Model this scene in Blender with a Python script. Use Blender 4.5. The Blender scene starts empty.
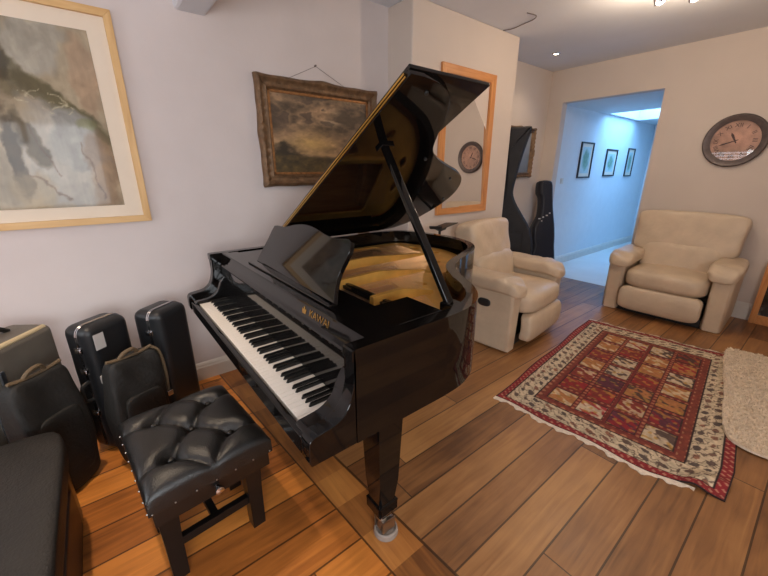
import bpy, bmesh, math, random
import numpy as np
from mathutils import Vector, Matrix
random.seed(7); rng = np.random.default_rng(7)
PI = math.pi
C = bpy.context.scene.collection

# ------------------------------------------------------------------ materials
def lin(c):
    return tuple((x/12.92 if x <= .04045 else ((x+.055)/1.055)**2.4) for x in c)
def col(r, g, b):
    return lin((r/255, g/255, b/255)) + (1,)
def newmat(name):
    m = bpy.data.materials.new(name); m.use_nodes = True
    nt = m.node_tree
    return m, nt, nt.nodes['Principled BSDF']
def mat(name, c, rough=.5, metal=0, noise=0, nscale=8, bump=0, bscale=60, coat=0, spec=.5, sheen=0):
    m, nt, b = newmat(name)
    b.inputs['Base Color'].default_value = c
    b.inputs['Roughness'].default_value = rough
    b.inputs['Metallic'].default_value = metal
    b.inputs['Coat Weight'].default_value = coat
    b.inputs['Coat Roughness'].default_value = .04
    b.inputs['Specular IOR Level'].default_value = spec
    b.inputs['Sheen Weight'].default_value = sheen
    tc = nt.nodes.new('ShaderNodeTexCoord')
    if noise:
        n = nt.nodes.new('ShaderNodeTexNoise'); n.inputs['Scale'].default_value = nscale; n.inputs['Detail'].default_value = 5
        nt.links.new(tc.outputs['Object'], n.inputs['Vector'])
        r = nt.nodes.new('ShaderNodeValToRGB')
        r.color_ramp.elements[0].position = .3; r.color_ramp.elements[1].position = .7
        r.color_ramp.elements[0].color = tuple(x*(1-noise) for x in c[:3]) + (1,)
        r.color_ramp.elements[1].color = tuple(min(1, x*(1+noise)) for x in c[:3]) + (1,)
        nt.links.new(n.outputs['Fac'], r.inputs['Fac']); nt.links.new(r.outputs['Color'], b.inputs['Base Color'])
    if bump:
        n2 = nt.nodes.new('ShaderNodeTexNoise'); n2.inputs['Scale'].default_value = bscale; n2.inputs['Detail'].default_value = 4
        nt.links.new(tc.outputs['Object'], n2.inputs['Vector'])
        bp = nt.nodes.new('ShaderNodeBump'); bp.inputs['Strength'].default_value = bump; bp.inputs['Distance'].default_value = .01
        nt.links.new(n2.outputs['Fac'], bp.inputs['Height']); nt.links.new(bp.outputs['Normal'], b.inputs['Normal'])
    return m
def wood(name, c1, c2, axis=1, scale=6, rough=.45, stretch=12):
    m, nt, b = newmat(name)
    tc = nt.nodes.new('ShaderNodeTexCoord'); mp = nt.nodes.new('ShaderNodeMapping')
    s = [stretch*scale/6]*3; s[axis] = scale/6
    mp.inputs['Scale'].default_value = s
    n = nt.nodes.new('ShaderNodeTexNoise'); n.inputs['Scale'].default_value = 3; n.inputs['Detail'].default_value = 6; n.inputs['Distortion'].default_value = .6
    r = nt.nodes.new('ShaderNodeValToRGB'); r.color_ramp.elements[0].position = .3; r.color_ramp.elements[1].position = .72
    r.color_ramp.elements[0].color = c1; r.color_ramp.elements[1].color = c2
    nt.links.new(tc.outputs['Object'], mp.inputs['Vector']); nt.links.new(mp.outputs['Vector'], n.inputs['Vector'])
    nt.links.new(n.outputs['Fac'], r.inputs['Fac']); nt.links.new(r.outputs['Color'], b.inputs['Base Color'])
    b.inputs['Roughness'].default_value = rough
    return m
def emit(name, c, s):
    m, nt, b = newmat(name)
    b.inputs['Base Color'].default_value = (0,0,0,1)
    b.inputs['Emission Color'].default_value = c; b.inputs['Emission Strength'].default_value = s
    return m
def vmat(name, rough=.6, coat=0, bump=0, bscale=300):
    m, nt, b = newmat(name)
    a = nt.nodes.new('ShaderNodeAttribute'); a.attribute_name = 'paint'
    nt.links.new(a.outputs['Color'], b.inputs['Base Color'])
    b.inputs['Roughness'].default_value = rough; b.inputs['Coat Weight'].default_value = coat
    b.inputs['Coat Roughness'].default_value = .05
    if bump:
        tc = nt.nodes.new('ShaderNodeTexCoord'); n2 = nt.nodes.new('ShaderNodeTexNoise'); n2.inputs['Scale'].default_value = bscale
        nt.links.new(tc.outputs['Object'], n2.inputs['Vector'])
        bp = nt.nodes.new('ShaderNodeBump'); bp.inputs['Strength'].default_value = bump; bp.inputs['Distance'].default_value = .004
        nt.links.new(n2.outputs['Fac'], bp.inputs['Height']); nt.links.new(bp.outputs['Normal'], b.inputs['Normal'])
    return m

M = {}
M['wall'] = mat('plaster', col(214,203,200), .85, noise=.045, nscale=2.2, bump=.12, bscale=14)
M['wallfar'] = mat('plaster_far', col(212,198,187), .85, noise=.03, nscale=2.0, bump=.08, bscale=14)
M['ceil'] = mat('ceiling_paint', col(224,226,232), .9, noise=.03, nscale=2)
M['hall'] = mat('hall_paint', col(222,224,226), .75, noise=.02)
M['trim'] = mat('white_gloss_paint', col(216,208,198), .45, noise=.04, nscale=12)
M['piano'] = mat('black_polyester', (.004,.0035,.0035,1), .05, spec=.42)
M['pianosat'] = mat('black_satin', (.006,.0055,.005,1), .3)
M['ivory'] = mat('key_white', col(236,226,214), .22, noise=.02)
M['ebony'] = mat('key_black', (.008,.008,.008,1), .2)
M['brass'] = mat('brass', col(214,170,92), .25, 1)
M['gold'] = mat('plate_bronze', col(226,172,84), .38, .35, noise=.15, nscale=10)
M['spruce'] = wood('spruce', col(190,112,52), col(232,160,86), axis=1, scale=8, rough=.35)
M['bridge'] = wood('maple', col(150,90,45), col(196,132,72), axis=1, scale=10)
M['string'] = mat('string_steel', col(190,160,130), .35, .8)
M['felt'] = mat('red_felt', col(120,30,26), .95)
M['chrome'] = mat('chrome', col(205,205,208), .16, 1)
M['steel'] = mat('caster_steel', col(170,165,160), .3, 1)
M['leather'] = mat('black_leather', (.0075,.007,.0065,1), .34, noise=.25, nscale=30, bump=.18, bscale=220, spec=.55)
M['leatherflat'] = mat('worn_black_leather', (.012,.0095,.0075,1), .5, noise=.35, nscale=14, bump=.25, bscale=120)
M['blackwood'] = mat('black_wood', (.007,.006,.0055,1), .28)
M['brownwood'] = wood('dark_brown_wood', col(34,20,15), col(54,31,22), axis=0)
M['case'] = mat('black_case', (.011,.012,.014,1), .38, bump=.15, bscale=400)
M['greycase'] = mat('grey_case', col(96,90,82), .55, noise=.12, nscale=12, bump=.15, bscale=300)
M['greytrim'] = mat('case_edge', col(196,178,142), .4, noise=.1)
M['alu'] = mat('aluminium', col(190,200,215), .3, 1)
M['fabric'] = mat('black_nylon', (.0085,.007,.0055,1), .7, noise=.35, nscale=18, bump=.3, bscale=70)
M['webbing'] = mat('webbing', col(96,78,56), .7, noise=.2)
M['label'] = mat('paper_label', col(196,190,186), .6, noise=.05)
M['cream'] = mat('cream_leather', col(205,183,157), .42, noise=.07, nscale=7, bump=.6, bscale=15)
M['creamdark'] = mat('cream_leather_back', col(198,174,148), .5, noise=.06, nscale=9, bump=.2, bscale=38)
M['plastic'] = mat('black_plastic', (.02,.02,.02,1), .4)
M['pine'] = wood('pine', col(190,120,62), col(216,152,92), axis=2, scale=8)
M['pineh'] = wood('pine_rail', col(190,120,62), col(216,152,92), axis=1, scale=8)
M['oak'] = wood('pale_oak', col(205,160,100), col(226,186,128), axis=2, scale=6)
M['oakh'] = wood('pale_oak_rail', col(205,160,100), col(226,186,128), axis=1, scale=6)
M['mount'] = mat('mount_card', col(232,216,196), .8, noise=.02)
M['gilt'] = mat('old_gilt', col(120,92,66), .5, .35, noise=.35, nscale=22, bump=.8, bscale=40)
M['giltin'] = mat('old_gilt_slip', col(150,104,62), .5, .5, noise=.3, nscale=40)
M['mirror'] = mat('mirror_glass', (.86,.86,.86,1), .0, 1)
M['paint'] = vmat('oil_paint', .55, .15)
M['pastel'] = vmat('pastel', .8, .25)
M['rug'] = vmat('woven_wool', .95, 0, .5, 420)
M['fringe'] = mat('rug_fringe', col(222,206,186), .95, noise=.15, nscale=80)
M['shag'] = mat('shag_wool', col(236,216,190), .95, noise=.12, nscale=40)
M['bronze'] = mat('clock_rim', col(98,86,84), .45, .2, noise=.2, nscale=20)
M['dial'] = mat('clock_dial', col(192,148,126), .6, noise=.32, nscale=11)
M['numeral'] = mat('clock_ink', col(70,42,36), .6)
M['glass'] = mat('dummy', (1,1,1,1))
M['cello'] = mat('black_nylon_cello', (.012,.012,.016,1), .7, noise=.25, nscale=14, bump=.25, bscale=140)
M['guitar'] = mat('black_case_shell', (.012,.014,.024,1), .45, bump=.12, bscale=300)
M['print'] = vmat('print', .6, .3)
M['frameblack'] = mat('frame_black', col(44,44,46), .4)
M['bulb'] = emit('lamp_glow', (1,.86,.62,1), 30)
M['sky'] = emit('daylight_pane', (.45,.78,1,1), 2.4)
M['skyw'] = emit('daylight_window', (.80,.90,1,1), 5.0)
M['fillpane'] = emit('added_window_glow', (.85,.93,1,1), 1.6)  # glow for the added window on the right wall
M['tile'] = mat('hall_tile', col(226,226,224), .25, noise=.04, nscale=3)
M['cup'] = mat('pale_plastic_cup', col(150,140,132), .2)
M['cable'] = mat('cable_grey', col(120,108,104), .7)
M['darkglass'] = vmat('dark_glass', .15, .5)

def glass_mat():
    m, nt, b = newmat('clear_glass')
    out = nt.nodes['Material Output']
    tr = nt.nodes.new('ShaderNodeBsdfTransparent'); gl = nt.nodes.new('ShaderNodeBsdfGlossy'); gl.inputs['Roughness'].default_value = .01
    fr = nt.nodes.new('ShaderNodeFresnel'); fr.inputs['IOR'].default_value = 1.5
    mx = nt.nodes.new('ShaderNodeMixShader')
    nt.links.new(fr.outputs[0], mx.inputs[0]); nt.links.new(tr.outputs[0], mx.inputs[1]); nt.links.new(gl.outputs[0], mx.inputs[2])
    nt.links.new(mx.outputs[0], out.inputs['Surface'])
    return m
M['glass'] = glass_mat()

def floor_mat():
    m, nt, b = newmat('old_pine_boards')
    N = nt.nodes.new; L = nt.links.new
    tc = N('ShaderNodeTexCoord'); sp = N('ShaderNodeSeparateXYZ'); L(tc.outputs['Object'], sp.inputs[0])
    def math_(op, a, b_=None):
        n = N('ShaderNodeMath'); n.operation = op
        for i, v in enumerate((a, b_)):
            if v is None: continue
            if isinstance(v, (int, float)): n.inputs[i].default_value = v
            else: L(v, n.inputs[i])
        return n.outputs[0]
    X, Y = sp.outputs[0], sp.outputs[1]
    # threshold board crossing the room in x: y between .52 and .70 (slightly skewed)
    ys = math_('SUBTRACT', Y, math_('MULTIPLY', math_('ADD', X, 2.2), .068))
    c1 = math_('GREATER_THAN', ys, .505); c2 = math_('LESS_THAN', ys, .675)
    strip = math_('MULTIPLY', c1, c2)
    far = math_('GREATER_THAN', ys, .675)
    # boards along y; offset differs on both sides of the strip
    wx = math_('ADD', math_('MULTIPLY', X, math_('ADD', 5.6, math_('MULTIPLY', far, .35))), math_('MULTIPLY', far, .37))
    idb = math_('FLOOR', wx); fx = math_('FRACT', wx)
    # cross joints per board
    wn0 = N('ShaderNodeTexWhiteNoise'); wn0.noise_dimensions = '1D'; L(idb, wn0.inputs['W'])
    yy = math_('ADD', math_('MULTIPLY', Y, .42), math_('MULTIPLY', wn0.outputs['Value'], 7))
    idy = math_('FLOOR', yy); fy = math_('FRACT', yy)
    idn = math_('ADD', math_('ADD', math_('MULTIPLY', idb, 3.17), math_('MULTIPLY', idy, 11.3)), math_('MULTIPLY', strip, 977))
    wn = N('ShaderNodeTexWhiteNoise'); wn.noise_dimensions = '1D'; L(idn, wn.inputs['W'])
    # grain coordinates
    def grain(sx, sy, sc, det, dist):
        cb = N('ShaderNodeCombineXYZ'); L(math_('MULTIPLY', X, sx), cb.inputs[0]); L(math_('MULTIPLY', Y, sy), cb.inputs[1]); L(math_('MULTIPLY', wn.outputs['Value'], 30), cb.inputs[2])
        n = N('ShaderNodeTexNoise'); n.inputs['Scale'].default_value = sc; n.inputs['Detail'].default_value = det; n.inputs['Distortion'].default_value = dist
        L(cb.outputs[0], n.inputs['Vector']); return n.outputs['Fac']
    g1 = grain(22, 1.6, 1.6, 6, .8); g2 = grain(1.6, 22, 1.6, 6, .8)
    gm = N('ShaderNodeMix'); gm.data_type = 'FLOAT'; L(strip, gm.inputs[0]); L(g1, gm.inputs[2]); L(g2, gm.inputs[3])
    wearn = N('ShaderNodeTexNoise'); wearn.inputs['Scale'].default_value = 1.7; wearn.inputs['Detail'].default_value = 4; L(tc.outputs['Object'], wearn.inputs['Vector'])
    kn = N('ShaderNodeTexVoronoi'); kn.inputs['Scale'].default_value = 3.1
    kcb = N('ShaderNodeCombineXYZ'); L(X, kcb.inputs[0]); L(math_('MULTIPLY', Y, .55), kcb.inputs[1]); L(kcb.outputs[0], kn.inputs['Vector'])
    knot = math_('LESS_THAN', kn.outputs['Distance'], .05)
    t = math_('ADD', math_('MULTIPLY', gm.outputs[0], .62), math_('MULTIPLY', wn.outputs['Value'], .42))
    t = math_('ADD', t, math_('MULTIPLY', math_('SUBTRACT', wearn.outputs['Fac'], .5), .95))
    r = N('ShaderNodeValToRGB'); cr = r.color_ramp
    cr.elements[0].position = .18; cr.elements[0].color = col(112,72,44)
    cr.elements[1].position = .82; cr.elements[1].color = col(206,146,88)
    e = cr.elements.new(.5); e.color = col(168,112,66)
    L(t, r.inputs['Fac'])
    # near boards tinted orange, partly as warm lamp light, strip less; far boards browner
    tint = N('ShaderNodeMix'); tint.data_type = 'RGBA'; tint.blend_type = 'MULTIPLY'; tint.inputs[0].default_value = 1
    tm = N('ShaderNodeMix'); tm.data_type = 'RGBA'; L(far, tm.inputs[0]); tm.inputs[6].default_value = (1.35,1.06,.58,1); tm.inputs[7].default_value = (.78,.83,.86,1)
    tms = N('ShaderNodeMix'); tms.data_type = 'RGBA'; L(strip, tms.inputs[0]); L(tm.outputs[2], tms.inputs[6]); tms.inputs[7].default_value = (1.0,.92,.68,1)
    L(r.outputs['Color'], tint.inputs[6]); L(tms.outputs[2], tint.inputs[7])
    # seams
    e1 = math_('MINIMUM', fx, math_('SUBTRACT', 1, fx)); s1 = math_('LESS_THAN', e1, .022)
    ey = math_('MINIMUM', fy, math_('SUBTRACT', 1, fy)); s2 = math_('LESS_THAN', ey, .0012)
    s12 = math_('MULTIPLY', math_('MAXIMUM', s1, s2), math_('SUBTRACT', 1, strip))
    d1 = math_('LESS_THAN', math_('ABSOLUTE', math_('SUBTRACT', ys, .505)), .004); d2 = math_('LESS_THAN', math_('ABSOLUTE', math_('SUBTRACT', ys, .675)), .006)
    seam = math_('MAXIMUM', s12, math_('MAXIMUM', d1, d2))
    seamk = math_('MAXIMUM', math_('MULTIPLY', seam, .78), math_('MULTIPLY', knot, .5))
    fm = N('ShaderNodeMix'); fm.data_type = 'RGBA'; L(seamk, fm.inputs[0]); L(tint.outputs[2], fm.inputs[6]); fm.inputs[7].default_value = col(34,19,11)
    L(fm.outputs[2], b.inputs['Base Color'])
    rr = math_('ADD', .3, math_('MULTIPLY', wearn.outputs['Fac'], .22)); L(rr, b.inputs['Roughness'])
    bp = N('ShaderNodeBump'); bp.inputs['Strength'].default_value = .35; bp.inputs['Distance'].default_value = .004
    L(math_('SUBTRACT', math_('MULTIPLY', gm.outputs[0], .4), seam), bp.inputs['Height']); L(bp.outputs['Normal'], b.inputs['Normal'])
    return m
M['floor'] = floor_mat()

# ------------------------------------------------------------------ helpers
def link(name, me, m, parent=None, world=True):
    o = bpy.data.objects.new(name, me); C.objects.link(o)
    if m is not None and not me.materials:
        me.materials.append(m)
    if parent is not None:
        o.parent = parent
        if world and parent.parent is None:
            o.location = -parent.location
    return o
def obj(name, bm, m, parent=None, smooth=True, world=True, angle=40):
    me = bpy.data.meshes.new(name)
    bmesh.ops.recalc_face_normals(bm, faces=bm.faces[:])
    if smooth:
        for f in bm.faces: f.smooth = True
        for e in bm.edges:
            if len(e.link_faces) == 2 and e.calc_face_angle(0) > math.radians(angle): e.smooth = False
    bm.to_mesh(me); bm.free()
    o = link(name, me, m, parent, world)
    if smooth and len(me.polygons) < 3000:
        wm = o.modifiers.new('wn', 'WEIGHTED_NORMAL'); wm.keep_sharp = True
    return o
def tag(o, label, cat, group=None):
    o['label'] = label; o['category'] = cat
    if group: o['group'] = group
    return o
def thing(name, label, cat, loc=(0,0,0), rz=0, group=None):
    o = bpy.data.objects.new(name, None); C.objects.link(o)
    o.empty_display_size = .1
    o.location = loc; o.rotation_euler = (0,0,rz)
    return tag(o, label, cat, group)
def struct(name, bm, m, parent=None, smooth=False):
    o = obj(name, bm, m, parent, smooth)
    o['kind'] = 'structure'
    return o
def box(bm, x0, x1, y0, y1, z0, z1, bevel=0, seg=2, mtx=None):
    r = bmesh.ops.create_cube(bm, size=1)
    vs = r['verts']
    for v in vs:
        v.co = Vector((x0+(v.co.x+.5)*(x1-x0), y0+(v.co.y+.5)*(y1-y0), z0+(v.co.z+.5)*(z1-z0)))
    if bevel:
        es = list({e for v in vs for e in v.link_edges})
        q = bmesh.ops.bevel(bm, geom=es, offset=bevel, segments=seg, affect='EDGES', profile=.5)
        vs = list({v for f in q['faces'] for v in f.verts} | {v for v in vs if v.is_valid})
    if mtx is not None:
        for v in vs: v.co = mtx @ v.co
    return vs
def B(*a, **k):
    bm = bmesh.new(); box(bm, *a, **k); return bm
def tube(bm, pts, r, n=10, cap=True, radii=None):
    pts = [Vector(p) for p in pts]; rings = []
    up = None
    for i, p in enumerate(pts):
        d = (pts[min(i+1, len(pts)-1)] - pts[max(i-1, 0)]).normalized()
        if up is None:
            up = Vector((0,0,1)) if abs(d.z) < .9 else Vector((1,0,0))
        a = d.cross(up).normalized(); b = a.cross(d).normalized(); up = b
        rr = radii[i] if radii else r
        rings.append([bm.verts.new(p + (a*math.cos(t) + b*math.sin(t))*rr) for t in [2*PI*k/n for k in range(n)]])
    for i in range(len(rings)-1):
        for k in range(n):
            bm.faces.new((rings[i][k], rings[i][(k+1)%n], rings[i+1][(k+1)%n], rings[i+1][k]))
    if cap:
        bm.faces.new(rings[0]); bm.faces.new(rings[-1][::-1])
def lathe(bm, prof, n=32, mtx=None):
    rings = []
    for r, z in prof:
        if r < 1e-5: rings.append([bm.verts.new((0,0,z))])
        else: rings.append([bm.verts.new((r*math.cos(2*PI*k/n), r*math.sin(2*PI*k/n), z)) for k in range(n)])
    for a, b in zip(rings, rings[1:]):
        for k in range(n):
            k2 = (k+1) % n
            if len(a) == 1 and len(b) == 1: continue
            if len(a) == 1: bm.faces.new((a[0], b[k2], b[k]))
            elif len(b) == 1: bm.faces.new((a[k], a[k2], b[0]))
            else: bm.faces.new((a[k], a[k2], b[k2], b[k]))
    if mtx is not None:
        for rg in rings:
            for v in rg: v.co = mtx @ v.co
def prism(bm, pts, lo, hi, axis='z', bevel=0):
    """closed polygon pts (2D) extruded along axis. axis z: (x,y); x: (y,z); y: (x,z)"""
    def P(p, h):
        return {'z': (p[0], p[1], h), 'x': (h, p[0], p[1]), 'y': (p[0], h, p[1])}[axis]
    a = [bm.verts.new(P(p, lo)) for p in pts]; b = [bm.verts.new(P(p, hi)) for p in pts]
    fa = bm.faces.new(a); fb = bm.faces.new(b[::-1])
    n = len(pts)
    for i in range(n): bm.faces.new((a[i], b[i], b[(i+1)%n], a[(i+1)%n]))
    bmesh.ops.recalc_face_normals(bm, faces=bm.faces[:])
    if bevel:
        es = list(fa.edges) + list(fb.edges)
        bmesh.ops.bevel(bm, geom=es, offset=bevel, segments=2, affect='EDGES', profile=.5)
    return a + b
def catmull(pts, n=6, closed=False):
    out = []; m = len(pts)
    rngi = range(m) if closed else range(m-1)
    for i in rngi:
        if closed: p0, p1, p2, p3 = pts[(i-1)%m], pts[i], pts[(i+1)%m], pts[(i+2)%m]
        else: p0, p1, p2, p3 = pts[max(i-1,0)], pts[i], pts[i+1], pts[min(i+2,m-1)]
        for k in range(n):
            t = k/n
            out.append(tuple(.5*((2*b) + (-a+c)*t + (2*a-5*b+4*c-d)*t*t + (-a+3*b-3*c+d)*t**3) for a, b, c, d in zip(p0, p1, p2, p3)))
    if not closed: out.append(tuple(pts[-1]))
    return out
def superbox(bm, cx, cy, cz, sx, sy, sz, p=5, n=12, deform=None, mtx=None):
    """rounded cushion with a superellipsoid section, half sizes sx, sy, sz"""
    tmp = bmesh.new(); bmesh.ops.create_cube(tmp, size=2)
    bmesh.ops.subdivide_edges(tmp, edges=tmp.edges[:], cuts=n, use_grid_fill=True)
    mp = {}
    for v in tmp.verts:
        c = v.co
        # even spread towards the edges
        q = Vector([math.copysign(abs(t)**.8, t) for t in c])
        l = (abs(q.x)**p + abs(q.y)**p + abs(q.z)**p)**(1/p)
        q = q/l
        w = Vector((q.x*sx, q.y*sy, q.z*sz))
        if deform: w = deform(w, q)
        w = w + Vector((cx, cy, cz))
        if mtx is not None: w = mtx @ w
        mp[v] = bm.verts.new(w)
    for f in tmp.faces: bm.faces.new([mp[v] for v in f.verts])
    tmp.free()
def SB(*a, **k):
    bm = bmesh.new(); superbox(bm, *a, **k); return bm
# numpy value noise
def vnoise(x, y, seed=0):
    xi = np.floor(x).astype(np.int64); yi = np.floor(y).astype(np.int64); fx = x-xi; fy = y-yi
    fx = fx*fx*(3-2*fx); fy = fy*fy*(3-2*fy)
    def h(a, b):
        k = (a*374761393 + b*668265263 + seed*1442695041) & 0xffffffff
        k = ((k ^ (k >> 13))*1274126177) & 0xffffffff
        return ((k ^ (k >> 16)) & 0xffff)/65535.
    return (h(xi,yi)*(1-fx)+h(xi+1,yi)*fx)*(1-fy) + (h(xi,yi+1)*(1-fx)+h(xi+1,yi+1)*fx)*fy
def fbm(x, y, seed=0, o=5):
    s = 0; a = .5
    for i in range(o): s = s + a*vnoise(x*2**i, y*2**i, seed+i*17); a *= .5
    return s/(1-.5**o)
def paint_grid(name, nx, ny, posf, colf, m, parent=None, world=True):
    """grid mesh of nx x ny cells; posf(U,V)->xyz arrays, colf(U,V)->rgb 0..1 sRGB"""
    u = np.linspace(0, 1, nx+1); v = np.linspace(0, 1, ny+1); U, V = np.meshgrid(u, v)
    P = np.stack(posf(U, V), -1).reshape(-1, 3)
    cc = np.clip(np.stack(colf(U, V), -1).reshape(-1, 3), 0, 1)
    cc = np.where(cc <= .04045, cc/12.92, ((cc+.055)/1.055)**2.4)
    me = bpy.data.meshes.new(name)
    idx = np.arange((nx+1)*(ny+1)).reshape(ny+1, nx+1)
    F = np.stack([idx[:-1,:-1], idx[:-1,1:], idx[1:,1:], idx[1:,:-1]], -1).reshape(-1, 4)
    me.from_pydata(P.tolist(), [], F.tolist())
    a = me.color_attributes.new('paint', 'FLOAT_COLOR', 'POINT')
    a.data.foreach_set('color', np.concatenate([cc, np.ones((len(cc),1))], 1).astype(np.float32).ravel())
    me.update()
    return link(name, me, m, parent, world)
def mixc(a, b, t):
    return tuple(x*(1-t) + y*t for x, y in zip(a, b))
def c3(r, g, b): return (r/255, g/255, b/255)
def text_mesh(s, size, extrude=.001):
    cu = bpy.data.curves.new('t', 'FONT'); cu.body = s; cu.size = size; cu.extrude = extrude; cu.align_x = 'CENTER'; cu.align_y = 'CENTER'
    o = bpy.data.objects.new('t', cu); C.objects.link(o)
    dg = bpy.context.evaluated_depsgraph_get(); me = bpy.data.meshes.new_from_object(o.evaluated_get(dg))
    bpy.data.objects.remove(o); bpy.data.curves.remove(cu)
    return me

# ------------------------------------------------------------------ room shell
XW, XB, YF, ZC = -2.575, -2.29, 4.95, 2.64
XR, YB = 2.0, -2.3
struct('floor', B(-2.9, XR+.1, YB-.1, YF+.06, -.06, 0), M['floor'])
struct('floor_hall', B(-2.9, -1.1, YF+.06, 9.1, -.06, .0), M['tile'])
struct('ceiling', B(-2.9, XR+.1, YB-.1, YF+.12, ZC, ZC+.1), M['ceil'])
struct('wall_left', B(XW-.2, XW, YB-.1, 2.10, 0, ZC), M['wall'])
struct('wall_chimney', B(XW-.2, XB, 2.09, 3.48, 0, ZC, bevel=.012), M['wallfar'])
struct('wall_alcove', B(-2.93, -2.73, 3.48, YF+.01, 0, ZC), M['wallfar'])
# far wall with the opening to the hall
OX0, OX1, OZ = -2.545, -1.46, 2.26
bm = bmesh.new()
box(bm, -2.93, OX0, YF, YF+.12, 0, ZC); box(bm, OX1, XR+.1, YF, YF+.12, 0, ZC); box(bm, OX0, OX1, YF, YF+.12, OZ, ZC)
struct('wall_far', bm, M['wallfar'])
struct('wall_right', B(XR, XR+.1, YB-.1, YF+.1, 0, ZC), M['wallfar'])
WX0, WX1, WZ0, WZ1 = -2.40, -.7, .85, 1.95
bm = bmesh.new()
box(bm, -2.8, WX0, YB-.2, YB, 0, ZC); box(bm, WX1, XR+.1, YB-.2, YB, 0, ZC); box(bm, WX0, WX1, YB-.2, YB, 0, WZ0); box(bm, WX0, WX1, YB-.2, YB, WZ1, ZC)
struct('wall_back', bm, M['wall'])
struct('beam', B(XW-.05, XR, .555, .725, 2.285, ZC+.02, bevel=.02), M['ceil'])
# baseboards: stepped profile along a wall
def base_prof(h, t): return [(0,0),(t,0),(t,h*.72),(t*.72,h*.8),(t*.72,h*.86),(t*.4,h*.95),(0,h)]
def baseboard(name, a, b, nrm, h=.16, t=.018):
    bm = bmesh.new(); a = Vector(a); b = Vector(b); nrm = Vector(nrm)
    p = base_prof(h, t)
    va = [bm.verts.new(a + nrm*x + Vector((0,0,z))) for x, z in p]; vb = [bm.verts.new(b + nrm*x + Vector((0,0,z))) for x, z in p]
    bm.faces.new(va); bm.faces.new(vb[::-1])
    for i in range(len(p)): bm.faces.new((va[i], vb[i], vb[(i+1)%len(p)], va[(i+1)%len(p)]))
    return struct(name, bm, M['trim'])
baseboard('baseboard_left', (XW, YB, 0), (XW, 2.09, 0), (1,0,0), h=.13)
baseboard('baseboard_chimney', (XB, 2.09, 0), (XB, 3.48, 0), (1,0,0))
baseboard('baseboard_far', (OX1, YF, 0), (XR, YF, 0), (0,-1,0), h=.17)
baseboard('baseboard_right', (XR, YB, 0), (XR, YF, 0), (-1,0,0))
baseboard('baseboard_back', (XW, YB, 0), (XR, YB, 0), (0,1,0))
baseboard('baseboard_alcove', (-2.73, 3.48, 0), (-2.73, YF, 0), (1,0,0))
# hall beyond the opening
HX0, HX1, HY, HZ = -2.64, -1.30, 8.85, 2.275
struct('wall_hall_left', B(HX0-.1, HX0, YF+.12, HY+.1, 0, HZ+.6), M['hall'])
struct('wall_hall_right', B(HX1, HX1+.1, YF+.12, HY+.1, 0, HZ+.6), M['hall'])
struct('wall_hall_end', B(HX0-.1, HX1+.1, HY, HY+.1, 0, HZ+.6), M['hall'])
SX0, SX1, SY0, SY1 = -2.58, -1.5, 6.55, 7.75
bm = bmesh.new()
box(bm, HX0, HX1, YF+.12, SY0, HZ, HZ+.08); box(bm, HX0, HX1, SY1, HY, HZ, HZ+.08)
box(bm, HX0, SX0, SY0, SY1, HZ, HZ+.08); box(bm, SX1, HX1, SY0, SY1, HZ, HZ+.08)
struct('ceiling_hall', bm, M['hall'])
baseboard('baseboard_hall', (HX0, YF+.12, 0), (HX0, HY, 0), (1,0,0), h=.13)
# skylight
sk = struct('window_2', B(SX0-.02, SX1+.02, SY0-.02, SY1+.02, HZ+.28, HZ+.30), M['sky'])
bm = bmesh.new()
for a in ((SX0-.03, SX0, SY0-.03, SY1+.03), (SX1, SX1+.03, SY0-.03, SY1+.03), (SX0, SX1, SY0-.03, SY0), (SX0, SX1, SY1, SY1+.03)):
    box(bm, *a, HZ+.08, HZ+.28)
fr = obj('window_frame', bm, M['hall'], sk, smooth=False)
# hall end door
dr = struct('door_1', B(-2.42, -1.62, HY-.04, HY, .01, 2.0, bevel=.004), M['trim'])
bm = bmesh.new()
for x0, x1, z0, z1 in ((-2.32,-2.06,.2,.85), (-1.98,-1.72,.2,.85), (-2.32,-2.06,1.0,1.85), (-1.98,-1.72,1.0,1.85)):
    box(bm, x0, x1, HY-.05, HY-.038, z0, z1, bevel=.005)
obj('door_panel', bm, M['trim'], dr, smooth=False)
bm = bmesh.new(); tube(bm, [(-1.7, HY-.05, 1.0), (-1.7, HY-.10, 1.0), (-1.8, HY-.10, 1.0)], .01)
obj('door_handle', bm, M['chrome'], dr)
bm = bmesh.new()
box(bm, -2.50, -2.42, HY-.03, HY, 0, 2.08); box(bm, -1.62, -1.54, HY-.03, HY, 0, 2.08); box(bm, -2.50, -1.54, HY-.03, HY, 2.0, 2.08)
struct('trim_1', bm, M['trim'])
# back window with white blinds, behind the camera; it reflects in the clock glass and lights the room
wn = struct('window_1', B(WX0, WX1, YB-.19, YB-.17, WZ0, WZ1), M['skyw'])
bm = bmesh.new()
for x in (WX0, WX0+.85, WX1):
    box(bm, x-.035, x+.035, YB-.15, YB-.09, WZ0, WZ1)
for z in (WZ0, WZ1): box(bm, WX0, WX1, YB-.15, YB-.09, z-.035, z+.035)
obj('window_frame', bm, M['trim'], wn, smooth=False)
obj('window_sill', B(WX0-.06, WX1+.06, YB-.1, YB+.10, WZ0-.04, WZ0, bevel=.01), M['trim'], wn)
w3 = struct('added_window', B(XR-.03, XR-.012, -1.4, .3, .9, 2.2), M['fillpane'])  # unseen window, added so the left wall gets frontal light
for a in ((-1.46,-1.36,.84,2.26),(.26,.36,.84,2.26),(-.58,-.52,.9,2.2)): obj('window_frame', B(XR-.06, XR, *a, bevel=.006), M['trim'], w3)
for a in ((-1.46,.36,.84,.94),(-1.46,.36,2.16,2.26)): obj('window_frame', B(XR-.07, XR, *a, bevel=.006), M['trim'], w3)
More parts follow.
